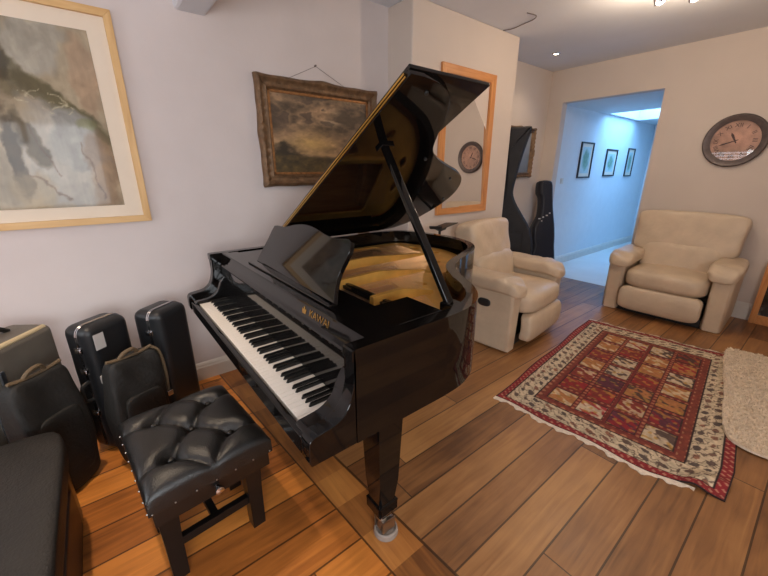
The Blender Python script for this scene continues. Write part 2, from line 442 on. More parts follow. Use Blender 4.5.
bl = thing('venetian_blind', 'white venetian blind with tilted slats hanging in the window', 'blind', ((WX0+WX1)/2, YB-.05, WZ1-.05))
bm = bmesh.new()
z = WZ0+.05
while z < WZ1-.07:
    box(bm, WX0+.03, WX1-.03, -.036, .036, -.0015, .0015, mtx=Matrix.Translation((0, YB-.05, z)) @ Matrix.Rotation(math.radians(-26), 4, 'X'))
    z += .065
obj('slats', bm, M['trim'], bl, smooth=False)
obj('head_rail', B(WX0+.02, WX1-.02, YB-.08, YB-.02, WZ1-.07, WZ1-.035), M['trim'], bl)

# ------------------------------------------------------------------ grand piano
PO = Vector((-1.445, 1.05, 0))
XL, XRP, ZB, ZT, YP = -2.19, -.70, .685, .985, .46
piano = thing('grand_piano', 'glossy black baby grand piano with raised lid', 'piano', PO)
ctrl = [(XRP,.46),(XRP,.82),(-.712,.94),(-.765,1.06),(-.87,1.16),(-1.0,1.24),(-1.11,1.33),(-1.185,1.45),(-1.245,1.60),(-1.325,1.76),(-1.46,1.89),(-1.65,1.955),(-1.86,1.95),(-2.06,1.90),(-2.16,1.81),(XL,1.68),(XL,.46)]
right = catmull(ctrl[1:-1], 6)
outer = [ctrl[0]] + right + [ctrl[-1]]
def offset(pts, d):
    out = []
    for i, p in enumerate(pts):
        a = Vector(pts[max(i-1,0)]); b = Vector(pts[min(i+1,len(pts)-1)])
        t = (b-a).normalized(); n = Vector((-t.y, t.x))
        out.append((p[0]+n.x*d, p[1]+n.y*d))
    return out
inner = offset(outer, .045)
rim_poly = outer + inner[::-1]
def ribbon_solid(bm, A, Bp, z0, z1, bev=0):
    va = [[bm.verts.new((p[0],p[1],z)) for p in A] for z in (z0,z1)]
    vb = [[bm.verts.new((p[0],p[1],z)) for p in Bp] for z in (z0,z1)]
    n = len(A); top = []
    for i in range(n-1):
        bm.faces.new((va[0][i],va[0][i+1],va[1][i+1],va[1][i]))
        bm.faces.new((vb[0][i+1],vb[0][i],vb[1][i],vb[1][i+1]))
        bm.faces.new((va[1][i],va[1][i+1],vb[1][i+1],vb[1][i]))
        bm.faces.new((va[0][i+1],va[0][i],vb[0][i],vb[0][i+1]))
    for i in (0, n-1):
        bm.faces.new((va[0][i],va[1][i],vb[1][i],vb[0][i]))
    if bev:
        bm.edges.ensure_lookup_table()
        es = [e for e in bm.edges if len(e.link_faces) == 2 and all(abs(v.co.z-z1) < 1e-6 for v in e.verts) and e.calc_face_angle(0) > 1.0]
        bmesh.ops.bevel(bm, geom=es, offset=bev, segments=3, affect='EDGES', profile=.5)
bm = bmesh.new(); ribbon_solid(bm, outer, inner, ZB, ZT, .006)
obj('rim', bm, M['piano'], piano, angle=30)
bm = bmesh.new(); prism(bm, offset(outer, .006), ZB+.003, ZB+.03)
obj('bottom_board', bm, M['pianosat'], piano, smooth=False)
# arms: side profile (y, z)
prof = [(.4602,ZB),(.315,ZB),(.310,.70)] + catmull([(.310,.735),(.312,.757),(.325,.772),(.36,.778),(.40,.786),(.432,.812),(.450,.86),(.457,.91),(.458,.945)], 4) + [(.450,.951),(.450,ZT-.004),(.454,ZT),(.4602,ZT)]
for x0, x1 in ((XL, XL+.05), (XRP-.05, XRP)):
    bm = bmesh.new(); prism(bm, prof, x0, x1, 'x', bevel=.004)
    obj('arm', bm, M['piano'], piano, angle=28)
prof2 = [(.50,ZB+.02),(.325,ZB+.02),(.325,.735)] + catmull([(.325,.738),(.335,.752),(.37,.756),(.41,.764),(.445,.79),(.47,.84),(.49,.87)], 4) + [(.50,.87)]
KX0, KX1 = -2.050, -.824
for x0, x1 in ((XL+.05, KX0-.004), (KX1+.004, XRP-.05)):
    bm = bmesh.new(); prism(bm, prof2, x0, x1, 'x', bevel=.003)
    obj('key_block', bm, M['piano'], piano, angle=28)
# key bed, key slip
obj('key_slip', B(KX0-.06, KX1+.06, .316, .338, ZB-.004, .742, bevel=.005, seg=3), M['piano'], piano)
kb = obj('keybed', B(KX0-.08, KX1+.08, .33, .56, ZB, .716), M['pianosat'], piano)
# keys
WK = (KX1-KX0)/52
bmw = bmesh.new(); box(bmw, 0.0006, WK-.0006, 0, .150, -.018, 0, bevel=.0016)
mew = bpy.data.meshes.new('white_key'); bmw.to_mesh(mew); bmw.free(); mew.materials.append(M['ivory'])
bmb = bmesh.new()
vs = box(bmb, -.0055, .0055, .050, .152, -.004, .0125)
for v in bmb.verts:
    if v.co.z > 0:
        v.co.x *= .8
        if v.co.y < .1: v.co.y += .008
bmesh.ops.bevel(bmb, geom=bmb.edges[:], offset=.0018, segments=2, affect='EDGES')
meb = bpy.data.meshes.new('black_key'); bmb.to_mesh(meb); bmb.free(); meb.materials.append(M['ebony'])
note = 'A'; order = 'ABCDEFG'
for i in range(52):
    o = bpy.data.objects.new('white_key', mew); C.objects.link(o); o.parent = kb; o.location = (KX0+i*WK, .345, .740)
    n = order[i % 7]
    if n in 'ACDFG' and i < 51:
        o = bpy.data.objects.new('black_key', meb); C.objects.link(o); o.parent = kb
        dx = {'A': .0015, 'C': -.0015, 'D': .0015, 'F': -.002, 'G': 0}[n]
        o.location = (KX0+(i+1)*WK+dx, .345, .740)
# fallboard
fp = [(.497,.742),(.502,.915),(.488,.921),(.484,.930),(.488,.938),(.503,.943),(.514,ZT-.002),(.520,ZT+.002),(.548,ZT+.002),(.548,.742)]
bm = bmesh.new(); prism(bm, fp, KX0-.08, KX1+.08, 'x')
fb = obj('fallboard', bm, M['piano'], piano, smooth=False)
# gilt lettering and crest on the upper face of the fallboard
me = text_mesh('KAWAI', .036, .0005)
me.materials.append(M['brass'])
lt = bpy.data.objects.new('lettering', me); C.objects.link(lt); lt.parent = fb
lt.matrix_local = Matrix.Translation((-.985, .5075, .964)) @ Matrix.Rotation(math.radians(77), 4, 'X') @ Matrix.Diagonal((1.15,1,1,1))
bm = bmesh.new(); prism(bm, [(-.012,-.012),(.012,-.012),(.015,.006),(.006,.003),(0,.016),(-.006,.003),(-.015,.006)], -.0005, .0005)
em = obj('crest', bm, M['brass'], fb, smooth=False); em.matrix_local = Matrix.Translation((-1.09, .5075, .964)) @ Matrix.Rotation(math.radians(77), 4, 'X')
# music shelf and desk
bm = bmesh.new()
box(bm, XL+.05, XRP-.05, .545, .60, .955, ZT-.003); box(bm, XL+.06, XL+.22, .60, .86, .955, ZT-.006, bevel=.003); box(bm, XRP-.24, XRP-.06, .60, .86, .955, ZT-.006, bevel=.003)
box(bm, XL+.2, XRP-.2, .59, .70, .955, ZT-.004)
obj('music_shelf', bm, M['piano'], piano, smooth=False)
obj('tuning_block', B(XL+.045, XRP-.045, .56, .86, .80, .90), M['pianosat'], piano)
dk = catmull([(-1.845,-.002),(-1.832,.05),(-1.808,.12),(-1.796,.175)], 4) + catmull([(-1.785,.202),(-1.74,.208),(-1.64,.212),(-1.54,.232),(-1.44,.242),(-1.34,.238),(-1.25,.224),(-1.16,.216),(-1.09,.222),(-1.055,.226)], 4) + catmull([(-1.03,.218),(-1.018,.190),(-1.022,.15),(-1.03,.10),(-1.02,.05),(-.993,-.002)], 4)
bm = bmesh.new(); prism(bm, dk, -.009, .009, 'y', bevel=.003)
md = obj('music_desk', bm, M['piano'], piano, angle=28)
for v in md.data.vertices:
    p = Matrix.Translation((0, .600, ZT+.004)) @ Matrix.Rotation(math.radians(-27), 4, 'X') @ Matrix.Translation((-1.4,0,0)) @ Matrix.Rotation(math.radians(-3), 4, 'Z') @ Matrix.Translation((1.4,0,0)) @ v.co
    v.co = p
bm = bmesh.new(); box(bm, -1.80, -1.0, .553, .592, ZT-.002, ZT+.010, bevel=.003)
obj('desk_ledge', bm, M['piano'], piano)
# soundboard, plate with windows, struts, bridges, strings, dampers
inn = [p for p in offset(outer, .048)]
inn2 = [(inn[0][0], .58)] + inn[1:-1] + [(inn[-1][0], .58)]
bm = bmesh.new(); prism(bm, inn2, .795, .81)
obj('soundboard', bm, M['spruce'], piano, smooth=False)
lin_out = offset(outer, .046); lin_in = offset(outer, .075)
bm = bmesh.new(); ribbon_solid(bm, lin_out[1:-1], lin_in[1:-1], .80, .875)
obj('inner_rim', bm, M['spruce'], piano)
def poly_with_holes(bm, outer, holes, z0, z1):
    loops = []
    es = []
    for lp in [outer]+holes:
        vs = [bm.verts.new((p[0],p[1],z1)) for p in lp]
        for i in range(len(vs)): es.append(bm.edges.new((vs[i], vs[(i+1)%len(vs)])))
    bmesh.ops.triangle_fill(bm, edges=es, use_beauty=True, use_dissolve=False)
    r = bmesh.ops.extrude_face_region(bm, geom=bm.faces[:])
    for g in r['geom']:
        if isinstance(g, bmesh.types.BMVert): g.co.z = z0
def ell(cx, cy, a, b, rot=0, n=18):
    return [(cx+a*math.cos(t)*math.cos(rot)-b*math.sin(t)*math.sin(rot), cy+a*math.cos(t)*math.sin(rot)+b*math.sin(t)*math.cos(rot)) for t in [2*PI*k/n for k in range(n)]]
pl_out = offset(outer, .085)
ymax = max(p[1] for p in pl_out)
pl_out = [(pl_out[0][0], .80)] + [p for p in pl_out[1:-1] if p[1] > .81] + [(pl_out[-1][0], .80)]
def wnd(x0, x1, y0, yl, yr, r=.02):
    return [(x0+r,y0),(x1-r,y0),(x1,y0+r),(x1,yr-r),(x1-r,yr),(x0+r,yl),(x0,yl-r),(x0,y0+r)]
holes = [wnd(-1.06,-.83,.90,.985,.965), wnd(-1.34,-1.11,.90,1.10,1.04), wnd(-1.62,-1.39,.90,1.36,1.25), wnd(-2.06,-1.67,.90,1.56,1.60),
         ell(-.90,1.045,.028,.018,.5), ell(-1.09,1.105,.034,.020,.35), ell(-1.21,1.19,.040,.022,.4), ell(-1.345,1.375,.055,.027,.5), ell(-1.48,1.56,.05,.025,.8), ell(-1.25,1.38,.022,.016,.8), ell(-1.66,1.76,.04,.03,0), ell(-1.86,1.76,.05,.03,0)]
bm = bmesh.new(); poly_with_holes(bm, pl_out, holes, .882, .900)
pl = obj('iron_plate', bm, M['gold'], piano, smooth=False)
for x0, x1, y1 in ((-.825,-.80,1.0), (-1.085,-1.085,1.14), (-1.365,-1.365,1.36), (-1.645,-1.645,1.68)):
    a = Vector((x0,.80,.0)); b = Vector((x1,y1,0)); w = .017
    vs = []
    for p, z0, z1 in ((a,.897,.950), (a.lerp(b,.45),.897,.955), (b,.897,.912)):
        vs.append([(p.x-w,p.y,z0), (p.x+w,p.y,z0), (p.x+w*.7,p.y,z1), (p.x-w*.7,p.y,z1)])
    bm = bmesh.new()
    vs = [[bm.verts.new(q) for q in r_] for r_ in vs]
    for s, t in zip(vs, vs[1:]):
        for k in range(4): bm.faces.new((s[k], s[(k+1)%4], t[(k+1)%4], t[k]))
    bm.faces.new(vs[0]); bm.faces.new(vs[-1][::-1])
    obj('strut', bm, M['gold'], pl, angle=30)
for ctrlp in ([(-.86,.97),(-1.02,1.0),(-1.2,1.1),(-1.36,1.24),(-1.5,1.36),(-1.62,1.44)], [(-1.7,1.46),(-1.85,1.5),(-2.02,1.52)]):
    pts = catmull(ctrlp, 6); A = offset(pts, .016); Bq = offset(pts, -.016)
    bm = bmesh.new(); ribbon_solid(bm, A, Bq, .81, .878); obj('bridge', bm, M['bridge'], piano)
bm = bmesh.new()
for i in range(90):
    x = -2.04 + i*(1.21/89)
    ye = float(np.interp(x, [-2.05,-1.66,-1.5,-1.3,-1.1,-.95,-.83], [1.72,1.66,1.55,1.30,1.10,1.02,.98]))
    zt = .908
    tube(bm, [(x,.80,zt), (x+ (.05 if x < -1.66 else -.0), ye, zt-.004)], .0011, 4, cap=False)
s = obj('strings', bm, M['string'], piano, smooth=False)
bm = bmesh.new()
for i in range(68):
    x = -2.04 + i*(1.0/67)
    box(bm, x-.0045, x+.0045, .83, .875, .911, .926)
box(bm, -2.06, -1.02, .845, .86, .926, .932)
obj('dampers', bm, M['pianosat'], piano, smooth=False)
obj('felt_strip', B(-2.06, -.80, .79, .80, .900, .908), M['felt'], piano)
# lid
LA = math.radians(29.75)
lidm = Matrix.Translation((XL, 0, ZT+.004)) @ Matrix.Rotation(-LA, 4, 'Y')
def lidpts(u, v, w): return lidm @ Vector((u, v, w))
lc = [(1.460,.84)] + catmull([(1.460,.90),(1.445,.99),(1.40,1.08),(1.30,1.16),(1.18,1.225),(1.07,1.30),(.995,1.41),(.935,1.54),(.875,1.68),(.80,1.80),(.68,1.90),(.53,1.965),(.33,1.97),(.13,1.92),(.03,1.82)], 5) + [(0,1.70),(0,.84)]
bm = bmesh.new(); prism(bm, lc, 0, .018, 'z', bevel=.003)
for v in bm.verts: v.co = lidm @ v.co
ld = obj('lid', bm, M['piano'], piano, angle=28)
# front flap folded back on top of the lid
bm = bmesh.new(); box(bm, .0, 1.465, .842, 1.246, .019, .034, bevel=.003)
for v in bm.verts: v.co = lidm @ v.co
obj('lid_flap', bm, M['piano'], piano, angle=28)
bm = bmesh.new(); box(bm, .02, 1.44, .834, .842, .004, .0085); box(bm, .02, 1.44, .832, .842, .0125, .019)
for v in bm.verts: v.co = lidm @ v.co
obj('brass_hinge', bm, M['brass'], ld, smooth=False)
for u, v in ((1.0,1.31), (.80,1.695), (1.40,.96), (.52,1.91)):
    bm = bmesh.new(); lathe(bm, [(0,-.007),(.007,-.007),(.008,0),(0,0)], 12, lidm @ Matrix.Translation((u,v,0)))
    obj('lid_bumper', bm, M['plastic'], ld)
bm = bmesh.new()
box(bm, 1.06, 1.11, .965, 1.03, -.012, 0, bevel=.003)
for v in bm.verts: v.co = lidm @ v.co
obj('prop_socket', bm, M['piano'], ld)
# prop stick
p0 = Vector((-.80,.955,ZT-.04)); p1 = lidpts(1.083, .998, -.004)
d = (p1-p0); L_ = d.length
zax = d.normalized(); xax = Vector((0,1,0)).cross(zax).normalized(); yax = zax.cross(xax)
mt = Matrix((xax, yax, zax)).transposed().to_4x4(); mt.translation = p0
bm = bmesh.new(); box(bm, -.011, .011, -.017, .017, 0, L_, bevel=.005, mtx=mt)
ps = obj('prop_stick', bm, M['piano'], piano)
bm = bmesh.new(); box(bm, -.83,-.745,.92,.985,ZT-.07,ZT-.01, bevel=.004)
obj('prop_block', bm, M['piano'], piano)
# hinges on the spine
for y in (.95, 1.55):
    bm = bmesh.new(); tube(bm, [(XL-.006,y-.05,ZT+.006),(XL-.006,y+.05,ZT+.006)], .006)
    obj('lid_hinge', bm, M['brass'], piano)
# legs with casters
def leg(x, y):
    bm = bmesh.new(); rings = []
    for z, w in ((ZB,.070),(ZB-.03,.064),(ZB-.045,.056),(.60,.055),(.30,.045),(.205,.040),(.198,.045),(.19,.048),(.160,.048),(.150,.043),(.145,.036),(.120,.030)):
        rings.append([bm.verts.new((x+sx*w, y+sy*w, z)) for sx, sy in ((-1,-1),(1,-1),(1,1),(-1,1))])
    for a, b in zip(rings, rings[1:]):
        for k in range(4): bm.faces.new((a[k], a[(k+1)%4], b[(k+1)%4], b[k]))
    bm.faces.new(rings[0]); bm.faces.new(rings[-1][::-1])
    es = [e for e in bm.edges if abs(e.verts[0].co.z-e.verts[1].co.z) > .02]
    bmesh.ops.bevel(bm, geom=es, offset=.010, segments=2, affect='EDGES')
    lg = obj('leg', bm, M['piano'], piano, angle=25)
    bm = bmesh.new()
    tube(bm, [(x,y,.135),(x,y,.085)], .02, 14)
    box(bm, x-.030, x-.022, y-.018, y+.045, .035, .092, bevel=.003); box(bm, x+.022, x+.030, y-.018, y+.045, .035, .092, bevel=.003); box(bm, x-.03, x+.03, y-.018, y+.02, .082, .094, bevel=.003)
    obj('caster_fork', bm, M['steel'], lg)
    bm = bmesh.new(); lathe(bm, [(0,-.016),(.026,-.016),(.036,-.013),(.038,0),(.036,.013),(.026,.016),(0,.016)], 28, Matrix.Translation((x,y+.02,.038)) @ Matrix.Rotation(PI/2, 4, 'Y'))
    o = obj('caster_cup', (lambda b: (lathe(b, [(0,0),(.050,0),(.052,.006),(.048,.022),(.042,.026),(.039,.014),(0,.012)], 36, Matrix.Translation((x,y+.02,0))), b)[1])(bmesh.new()), M['cup'], lg)
    for v in bm.verts: v.co.z += .012
    obj('caster_wheel', bm, M['steel'], lg)
leg(-.855,.670); leg(-2.04,.665); leg(-1.78,1.70)
# pedal lyre
bm = bmesh.new()
box(bm, -1.54, -1.34, .80, .88, .08, .155, bevel=.006); box(bm, -1.51,-1.47,.82,.86,.15,ZB, bevel=.004); box(bm, -1.41,-1.37,.82,.86,.15,ZB, bevel=.004)
ly = obj('pedal_lyre', bm, M['piano'], piano)
for x in (-1.49,-1.44,-1.39):
    bm = bmesh.new(); tube(bm, [(x,.81,.09),(x,.74,.09),(x,.70,.082)], .009, 10, radii=[.008,.012,.008]); obj('pedal', bm, M['brass'], ly)

# ------------------------------------------------------------------ tufted piano bench
bc = Vector((-1.348, .125, 0))
bench = thing('piano_stool', 'black tufted leather piano bench with side knobs', 'bench', bc, math.radians(5))
HXB, HYB, ZS = .243, .203, .452
nx, ny = 72, 56
tufts = [(-.12,-.10),(.12,-.10),(0,0.0),(-.12,.10),(.12,.10),(.243,0),(-.243,0)]
us = np.linspace(-1,1,nx+1); vs_ = np.linspace(-1,1,ny+1)
def crease(x, y):
    best = 9
    segs = [((0,0),t) for t in tufts[:2]+tufts[3:5]] + [((-.12,-.10),(-.243,0)),((-.12,.10),(-.243,0)),((.12,-.10),(.243,0)),((.12,.10),(.243,0)),((-.12,-.1),(-.135,-.203)),((.12,-.1),(.135,-.203)),((-.12,.1),(-.135,.203)),((.12,.1),(.135,.203))]
    for a, b in segs:
        ax, ay = a; dx, dy = b[0]-ax, b[1]-ay; t = max(0, min(1, ((x-ax)*dx+(y-ay)*dy)/(dx*dx+dy*dy)))
        d_ = math.hypot(x-ax-t*dx, y-ay-t*dy); best = min(best, d_)
    return best
bm = bmesh.new(); grid = []
for v in vs_:
    row = []
    for u in us:
        x, y = u*HXB, v*HYB
        e = 1-max(abs(u)**7, abs(v)**7)
        edge = (max(0, 1-abs(u)**6)**.5)*(max(0,1-abs(v)**6)**.5)
        c = min(1, crease(x,y)/.055); cz = (1-(1-c)**2)**.5
        td = min(math.hypot(x-a,y-b) for a,b in tufts[:5])
        bt = math.exp(-(td/.03)**2)
        z = ZS + .018 + edge*(.020 + .026*cz - .030*bt)
        row.append(bm.verts.new((x, y, z)))
    grid.append(row)
for j in range(ny):
    for i in range(nx): bm.faces.new((grid[j][i], grid[j][i+1], grid[j+1][i+1], grid[j+1][i]))
border = [grid[0][i] for i in range(nx+1)] + [grid[j][nx] for j in range(1,ny+1)] + [grid[ny][i] for i in range(nx-1,-1,-1)] + [grid[j][0] for j in range(ny-1,0,-1)]
low = [bm.verts.new((v.co.x*1.005, v.co.y*1.005, ZS-.035)) for v in border]
n = len(border)
for i in range(n): bm.faces.new((border[(i+1)%n], border[i], low[i], low[(i+1)%n]))
bm.faces.new(low)
seat = obj('seat_cushion', bm, M['leather'], bench, world=False, angle=60)
for a, b in tufts[:5]:
    bm = bmesh.new(); superbox(bm, a, b, ZS+.034, .011, .011, .007, p=2.2, n=4); obj('button', bm, M['leather'], seat, world=False)
sm_ = bmesh.new(); superbox(sm_, 0,0,0, .0034,.0034,.0034, p=2, n=2)
stud_me = bpy.data.meshes.new('stud'); sm_.to_mesh(stud_me); sm_.free(); stud_me.materials.append(M['steel'])
sp_ = [(sx*(HXB+.002), -HYB+.01+k*(2*HYB-.02)/6) for k in range(7) for sx in (-1,1)] + [(-HXB+.01+k*(2*HXB-.02)/8, sy*(HYB+.002)) for k in range(9) for sy in (-1,1)]
for x, y in sp_:
    o = bpy.data.objects.new('stud', stud_me); C.objects.link(o); o.parent = seat; o.location = (x, y, ZS-.028)
bm = bmesh.new(); box(bm, -HXB+.01, HXB-.01, -HYB+.01, HYB-.01, ZS-.10, ZS-.035, bevel=.004); obj('apron', bm, M['blackwood'], bench, world=False)
for sx in (-1,1):
    for sy in (-1,1):
        bm = bmesh.new(); x, y = sx*.128, sy*.150; rings=[]
        for z, w in ((ZS-.10,.034),(.20,.028),(.0,.025)): rings.append([bm.verts.new((x+a*w, y+b*w, z)) for a,b in ((-1,-1),(1,-1),(1,1),(-1,1))])
        for a, b in zip(rings, rings[1:]):
            for k in range(4): bm.faces.new((a[k], a[(k+1)%4], b[(k+1)%4], b[k]))
        bm.faces.new(rings[0]); bm.faces.new(rings[-1][::-1])
        obj('leg', bm, M['blackwood'], bench, world=False, smooth=False)
for sx in (-1,1):
    bm = bmesh.new(); box(bm, sx*.128-.014, sx*.128+.014, -.14, .14, .13, .165, bevel=.003); obj('stretcher', bm, M['blackwood'], bench, world=False)
    bm = bmesh.new(); box(bm, sx*.128-.05, sx*.128+.05, -.18, .18, ZS-.135, ZS-.10, bevel=.003); obj('mechanism_rail', bm, M['blackwood'], bench, world=False)
    bm = bmesh.new(); lathe(bm, [(0,0),(.010,0),(.008,.005),(.007,.010),(.013,.014),(.016,.021),(.014,.028),(.006,.031),(0,.032)], 18, Matrix.Translation((sx*(HXB-.01), 0, ZS-.066)) @ Matrix.Rotation(sx*PI/2, 4, 'Y'))
    obj('knob', bm, M['chrome'], bench, world=False)
bm = bmesh.new(); box(bm, -.12, .12, -.014, .014, .13, .16, bevel=.003); obj('stretcher', bm, M['blackwood'], bench, world=False)

# ------------------------------------------------------------------ low black bench at the corner of the frame
lb = thing('low_bench', 'long low bench with flat worn black leather top and brown wood base', 'bench', (-1.15,-.52,0))
obj('seat_pad', SB(-1.13,-.53,.405, .63,.265,.05, p=9, n=14), M['leatherflat'], lb)
obj('base_frame', B(-1.70,-.55,-.74,-.315,.20,.362, bevel=.006), M['brownwood'], lb)
for x in (-1.72, -.62):
    obj('end_panel', B(x-.03, x+.06, -.76, -.30, 0, .36, bevel=.02, seg=3), M['blackwood'], lb)
obj('long_rail', B(-1.68,-.62,-.345,-.30,.0,.20, bevel=.01), M['brownwood'], lb)

# ------------------------------------------------------------------ instrument cases and bags on the left
def hard_case(name, label, loc, rz, W, D, H, m, tiltx=0, r=.045, trim=None, latch=True, lab=None):
    """upright hard case; local x = thickness D, y = width W, front face +x; narrow latched side faces -y"""
    t = thing(name, label, 'instrument case', loc, rz)
    t.rotation_euler = (0, tiltx, rz)
    bm = bmesh.new(); box(bm, -D/2, D/2, -W/2, W/2, .012, H, bevel=r, seg=4)
    obj('shell', bm, m, t, world=False)
    bm = bmesh.new()
    # metal closing band running round the case on the narrow sides and top
    pts = [(-W/2-.002,.05),(-W/2-.002,H-r)] + [(-W/2+r-r*math.cos(a)-.002*math.cos(a), H-r+r*math.sin(a)+.002*math.sin(a)) for a in np.linspace(0,PI/2,6)] + [(W/2-r+r*math.sin(a), H-r+r*math.cos(a)+.002) for a in np.linspace(0,PI/2,6)] + [(W/2+.002,.05)]
    for (a, b) in zip(pts, pts[1:]):
        pass
    for off in (-.012, .012):
        tube(bm, [(D*.12+off*.4, p[0], p[1]) for p in pts], .0035, 6)
    obj('edge_band', bm, trim or M['chrome'], t, world=False)
    if latch:
        for z in (H*.84, H*.68, H*.35):
            bm = bmesh.new(); box(bm, D*.12-.022, D*.12+.022, -W/2-.012, -W/2+.004, z-.014, z+.014, bevel=.003); box(bm, D*.12-.01, D*.12+.014, -W/2-.018, -W/2-.008, z-.008, z+.008, bevel=.002)
            obj('latch', bm, M['chrome'], t, world=False)
        bm = bmesh.new(); tube(bm, catmull([(D*.12,-W/2+.0,H*.60),(D*.12,-W/2-.035,H*.585),(D*.12,-W/2-.042,H*.53),(D*.12,-W/2-.035,H*.475),(D*.12,-W/2,H*.46)], 5), .009, 8)
        obj('handle', bm, M['plastic'], t, world=False)
    if lab:
        bm = bmesh.new(); box(bm, D/2-.001, D/2+.0015, *lab); obj('paper_label', bm, M['label'], t, world=False)
    for sy in (-1,1):
        bm = bmesh.new(); lathe(bm, [(0,0),(.012,0),(.014,.014),(0,.014)], 12, Matrix.Translation((0, sy*(W/2-.06), 0))); obj('foot', bm, M['plastic'], t, world=False)
    return t
A3 = hard_case('instrument_case', 'narrow black hard case standing upright beside the piano keyboard', (-2.228,.173,0), math.radians(39), .217,.18,.72, M['case'])
A2 = hard_case('instrument_case', 'black hard case with a pale paper label standing against the wall', (-2.207,-.112,0), math.radians(38), .231,.16,.72, M['case'], lab=(-.085,-.035,.595,.675))
tg = bmesh.new(); box(tg, .075, .0815, -.10, -.08, .42, .46)
obj('tag', tg, M['label'], A2, world=False)
# grey trolley case
g = thing('trolley_case', 'large grey suitcase-like case with pale edge strip and metal rail', 'case', (-2.163,-.491,0), math.radians(54))
bm = bmesh.new(); box(bm, -.10,.10,-.23,.23,.03,.72, bevel=.035, seg=4); obj('shell', bm, M['greycase'], g, world=False)
bm = bmesh.new()
tube(bm, [(.078,-.20,.711),(.084,-.1,.713),(.084,.1,.713),(.078,.20,.711)], .012, 8); obj('edge_strip', bm, M['greytrim'], g, world=False)
bm = bmesh.new(); tube(bm, [(-.02,-.12,.72),(-.02,-.10,.742),(-.02,.10,.742),(-.02,.13,.72)], .012, 8); obj('handle', bm, M['fabric'], g, world=False)
for y in (-.13,-.07):
    bm = bmesh.new(); box(bm, .098,.110,y-.010,y+.010,.05,.62, bevel=.003); obj('rail', bm, M['alu'], g, world=False)
for y in (-.18,.17):
    bm = bmesh.new(); lathe(bm, [(0,-.018),(.03,-.018),(.036,0),(.03,.018),(0,.018)], 20, Matrix.Translation((.07,y,.036)) @ Matrix.Rotation(PI/2,4,'X')); obj('wheel', bm, M['plastic'], g, world=False)
# soft bags in front
def soft_bag(name, label, loc, rz, W, D, H, seed, strap=False):
    t = thing(name, label, 'bag', loc, rz)
    rr = random.Random(seed); ph = [rr.uniform(0,6) for _ in range(6)]
    def df(w, q):
        s = 1-.07*max(0,q.z)
        return Vector((w.x*(1.05-.45*max(0,q.z)) + .008*math.sin(q.y*4+ph[0])*math.sin(q.z*3+ph[1]) + .003*math.sin(q.y*7+q.z*10+ph[4]), w.y*s + .008*math.sin(q.z*4+ph[2]), w.z - .012*(1-q.y*q.y)*max(0,q.z)))
    obj('bag_body', SB(0,0,H/2, D/2,W/2,H/2, p=7, n=20, deform=df), M['fabric'], t, world=False)
    bm = bmesh.new()
    tube(bm, [(D*.12 , y*W*.40, H*1.0 - .012*(1-y*y) + .003) for y in np.linspace(-1,1,14)], .0075, 6); obj('zip', bm, M['webbing'], t, world=False)
    bm = bmesh.new()
    tube(bm, catmull([(D*.10,-W*.18,H*.99),(D*.16,-W*.10,H*1.03),(D*.16,W*.06,H*1.04),(D*.10,W*.14,H*1.0)], 6), .009, 8); obj('handle', bm, M['webbing'], t, world=False)
    bm = bmesh.new(); superbox(bm, D*.43, 0, H*.40, D*.13, W*.36, H*.28, p=6, n=8); obj('pocket', bm, M['fabric'], t, world=False)
    if strap:
        bm = bmesh.new(); pts = catmull([(0,W*.40,H*.99),(.02,W*.52,H*.93),(.03,W*.55,H*.75),(.03,W*.53,H*.55)], 6)
        tube(bm, pts, .008, 6); obj('strap', bm, M['webbing'], t, world=False)
        bm = bmesh.new(); box(bm, .015,.045,W*.53-.015,W*.53+.015,H*.50,H*.55, bevel=.004); obj('buckle', bm, M['chrome'], t, world=False)
    return t
soft_bag('soft_bag', 'black soft bag with tan zip and handle in front of the grey case', (-1.965,-.345,0), math.radians(42), .26,.14,.62, 3)
soft_bag('soft_bag', 'black soft bag with a hanging strap in front of the labelled case', (-1.955,-.015,0), math.radians(24), .25,.14,.60, 5, strap=True)

# ------------------------------------------------------------------ pictures
def framed(name, label, cat, x, y0, y1, z0, z1, fw, fd, mv, mh, nrm=1, bev=.006):
    t = thing(name, label, cat, (x, (y0+y1)/2, z0))
    for (a, b) in ((y0, y0+fw), (y1-fw, y1)):
        pts = [(a,z0),(b,z0+fw),(b,z1-fw),(a,z1)] if a==y0 else [(a,z0+fw),(b,z0),(b,z1),(a,z1-fw)]
        bm = bmesh.new(); prism(bm, pts, x, x+fd, 'x', bevel=.0015); obj('frame_stile', bm, mv, t)
    for pts in ([(y0,z0),(y1,z0),(y1-fw,z0+fw),(y0+fw,z0+fw)], [(y0,z1),(y0+fw,z1-fw),(y1-fw,z1-fw),(y1,z1)]):
        bm = bmesh.new(); prism(bm, pts, x, x+fd, 'x', bevel=.0015); obj('frame_rail', bm, mh, t)
    return t
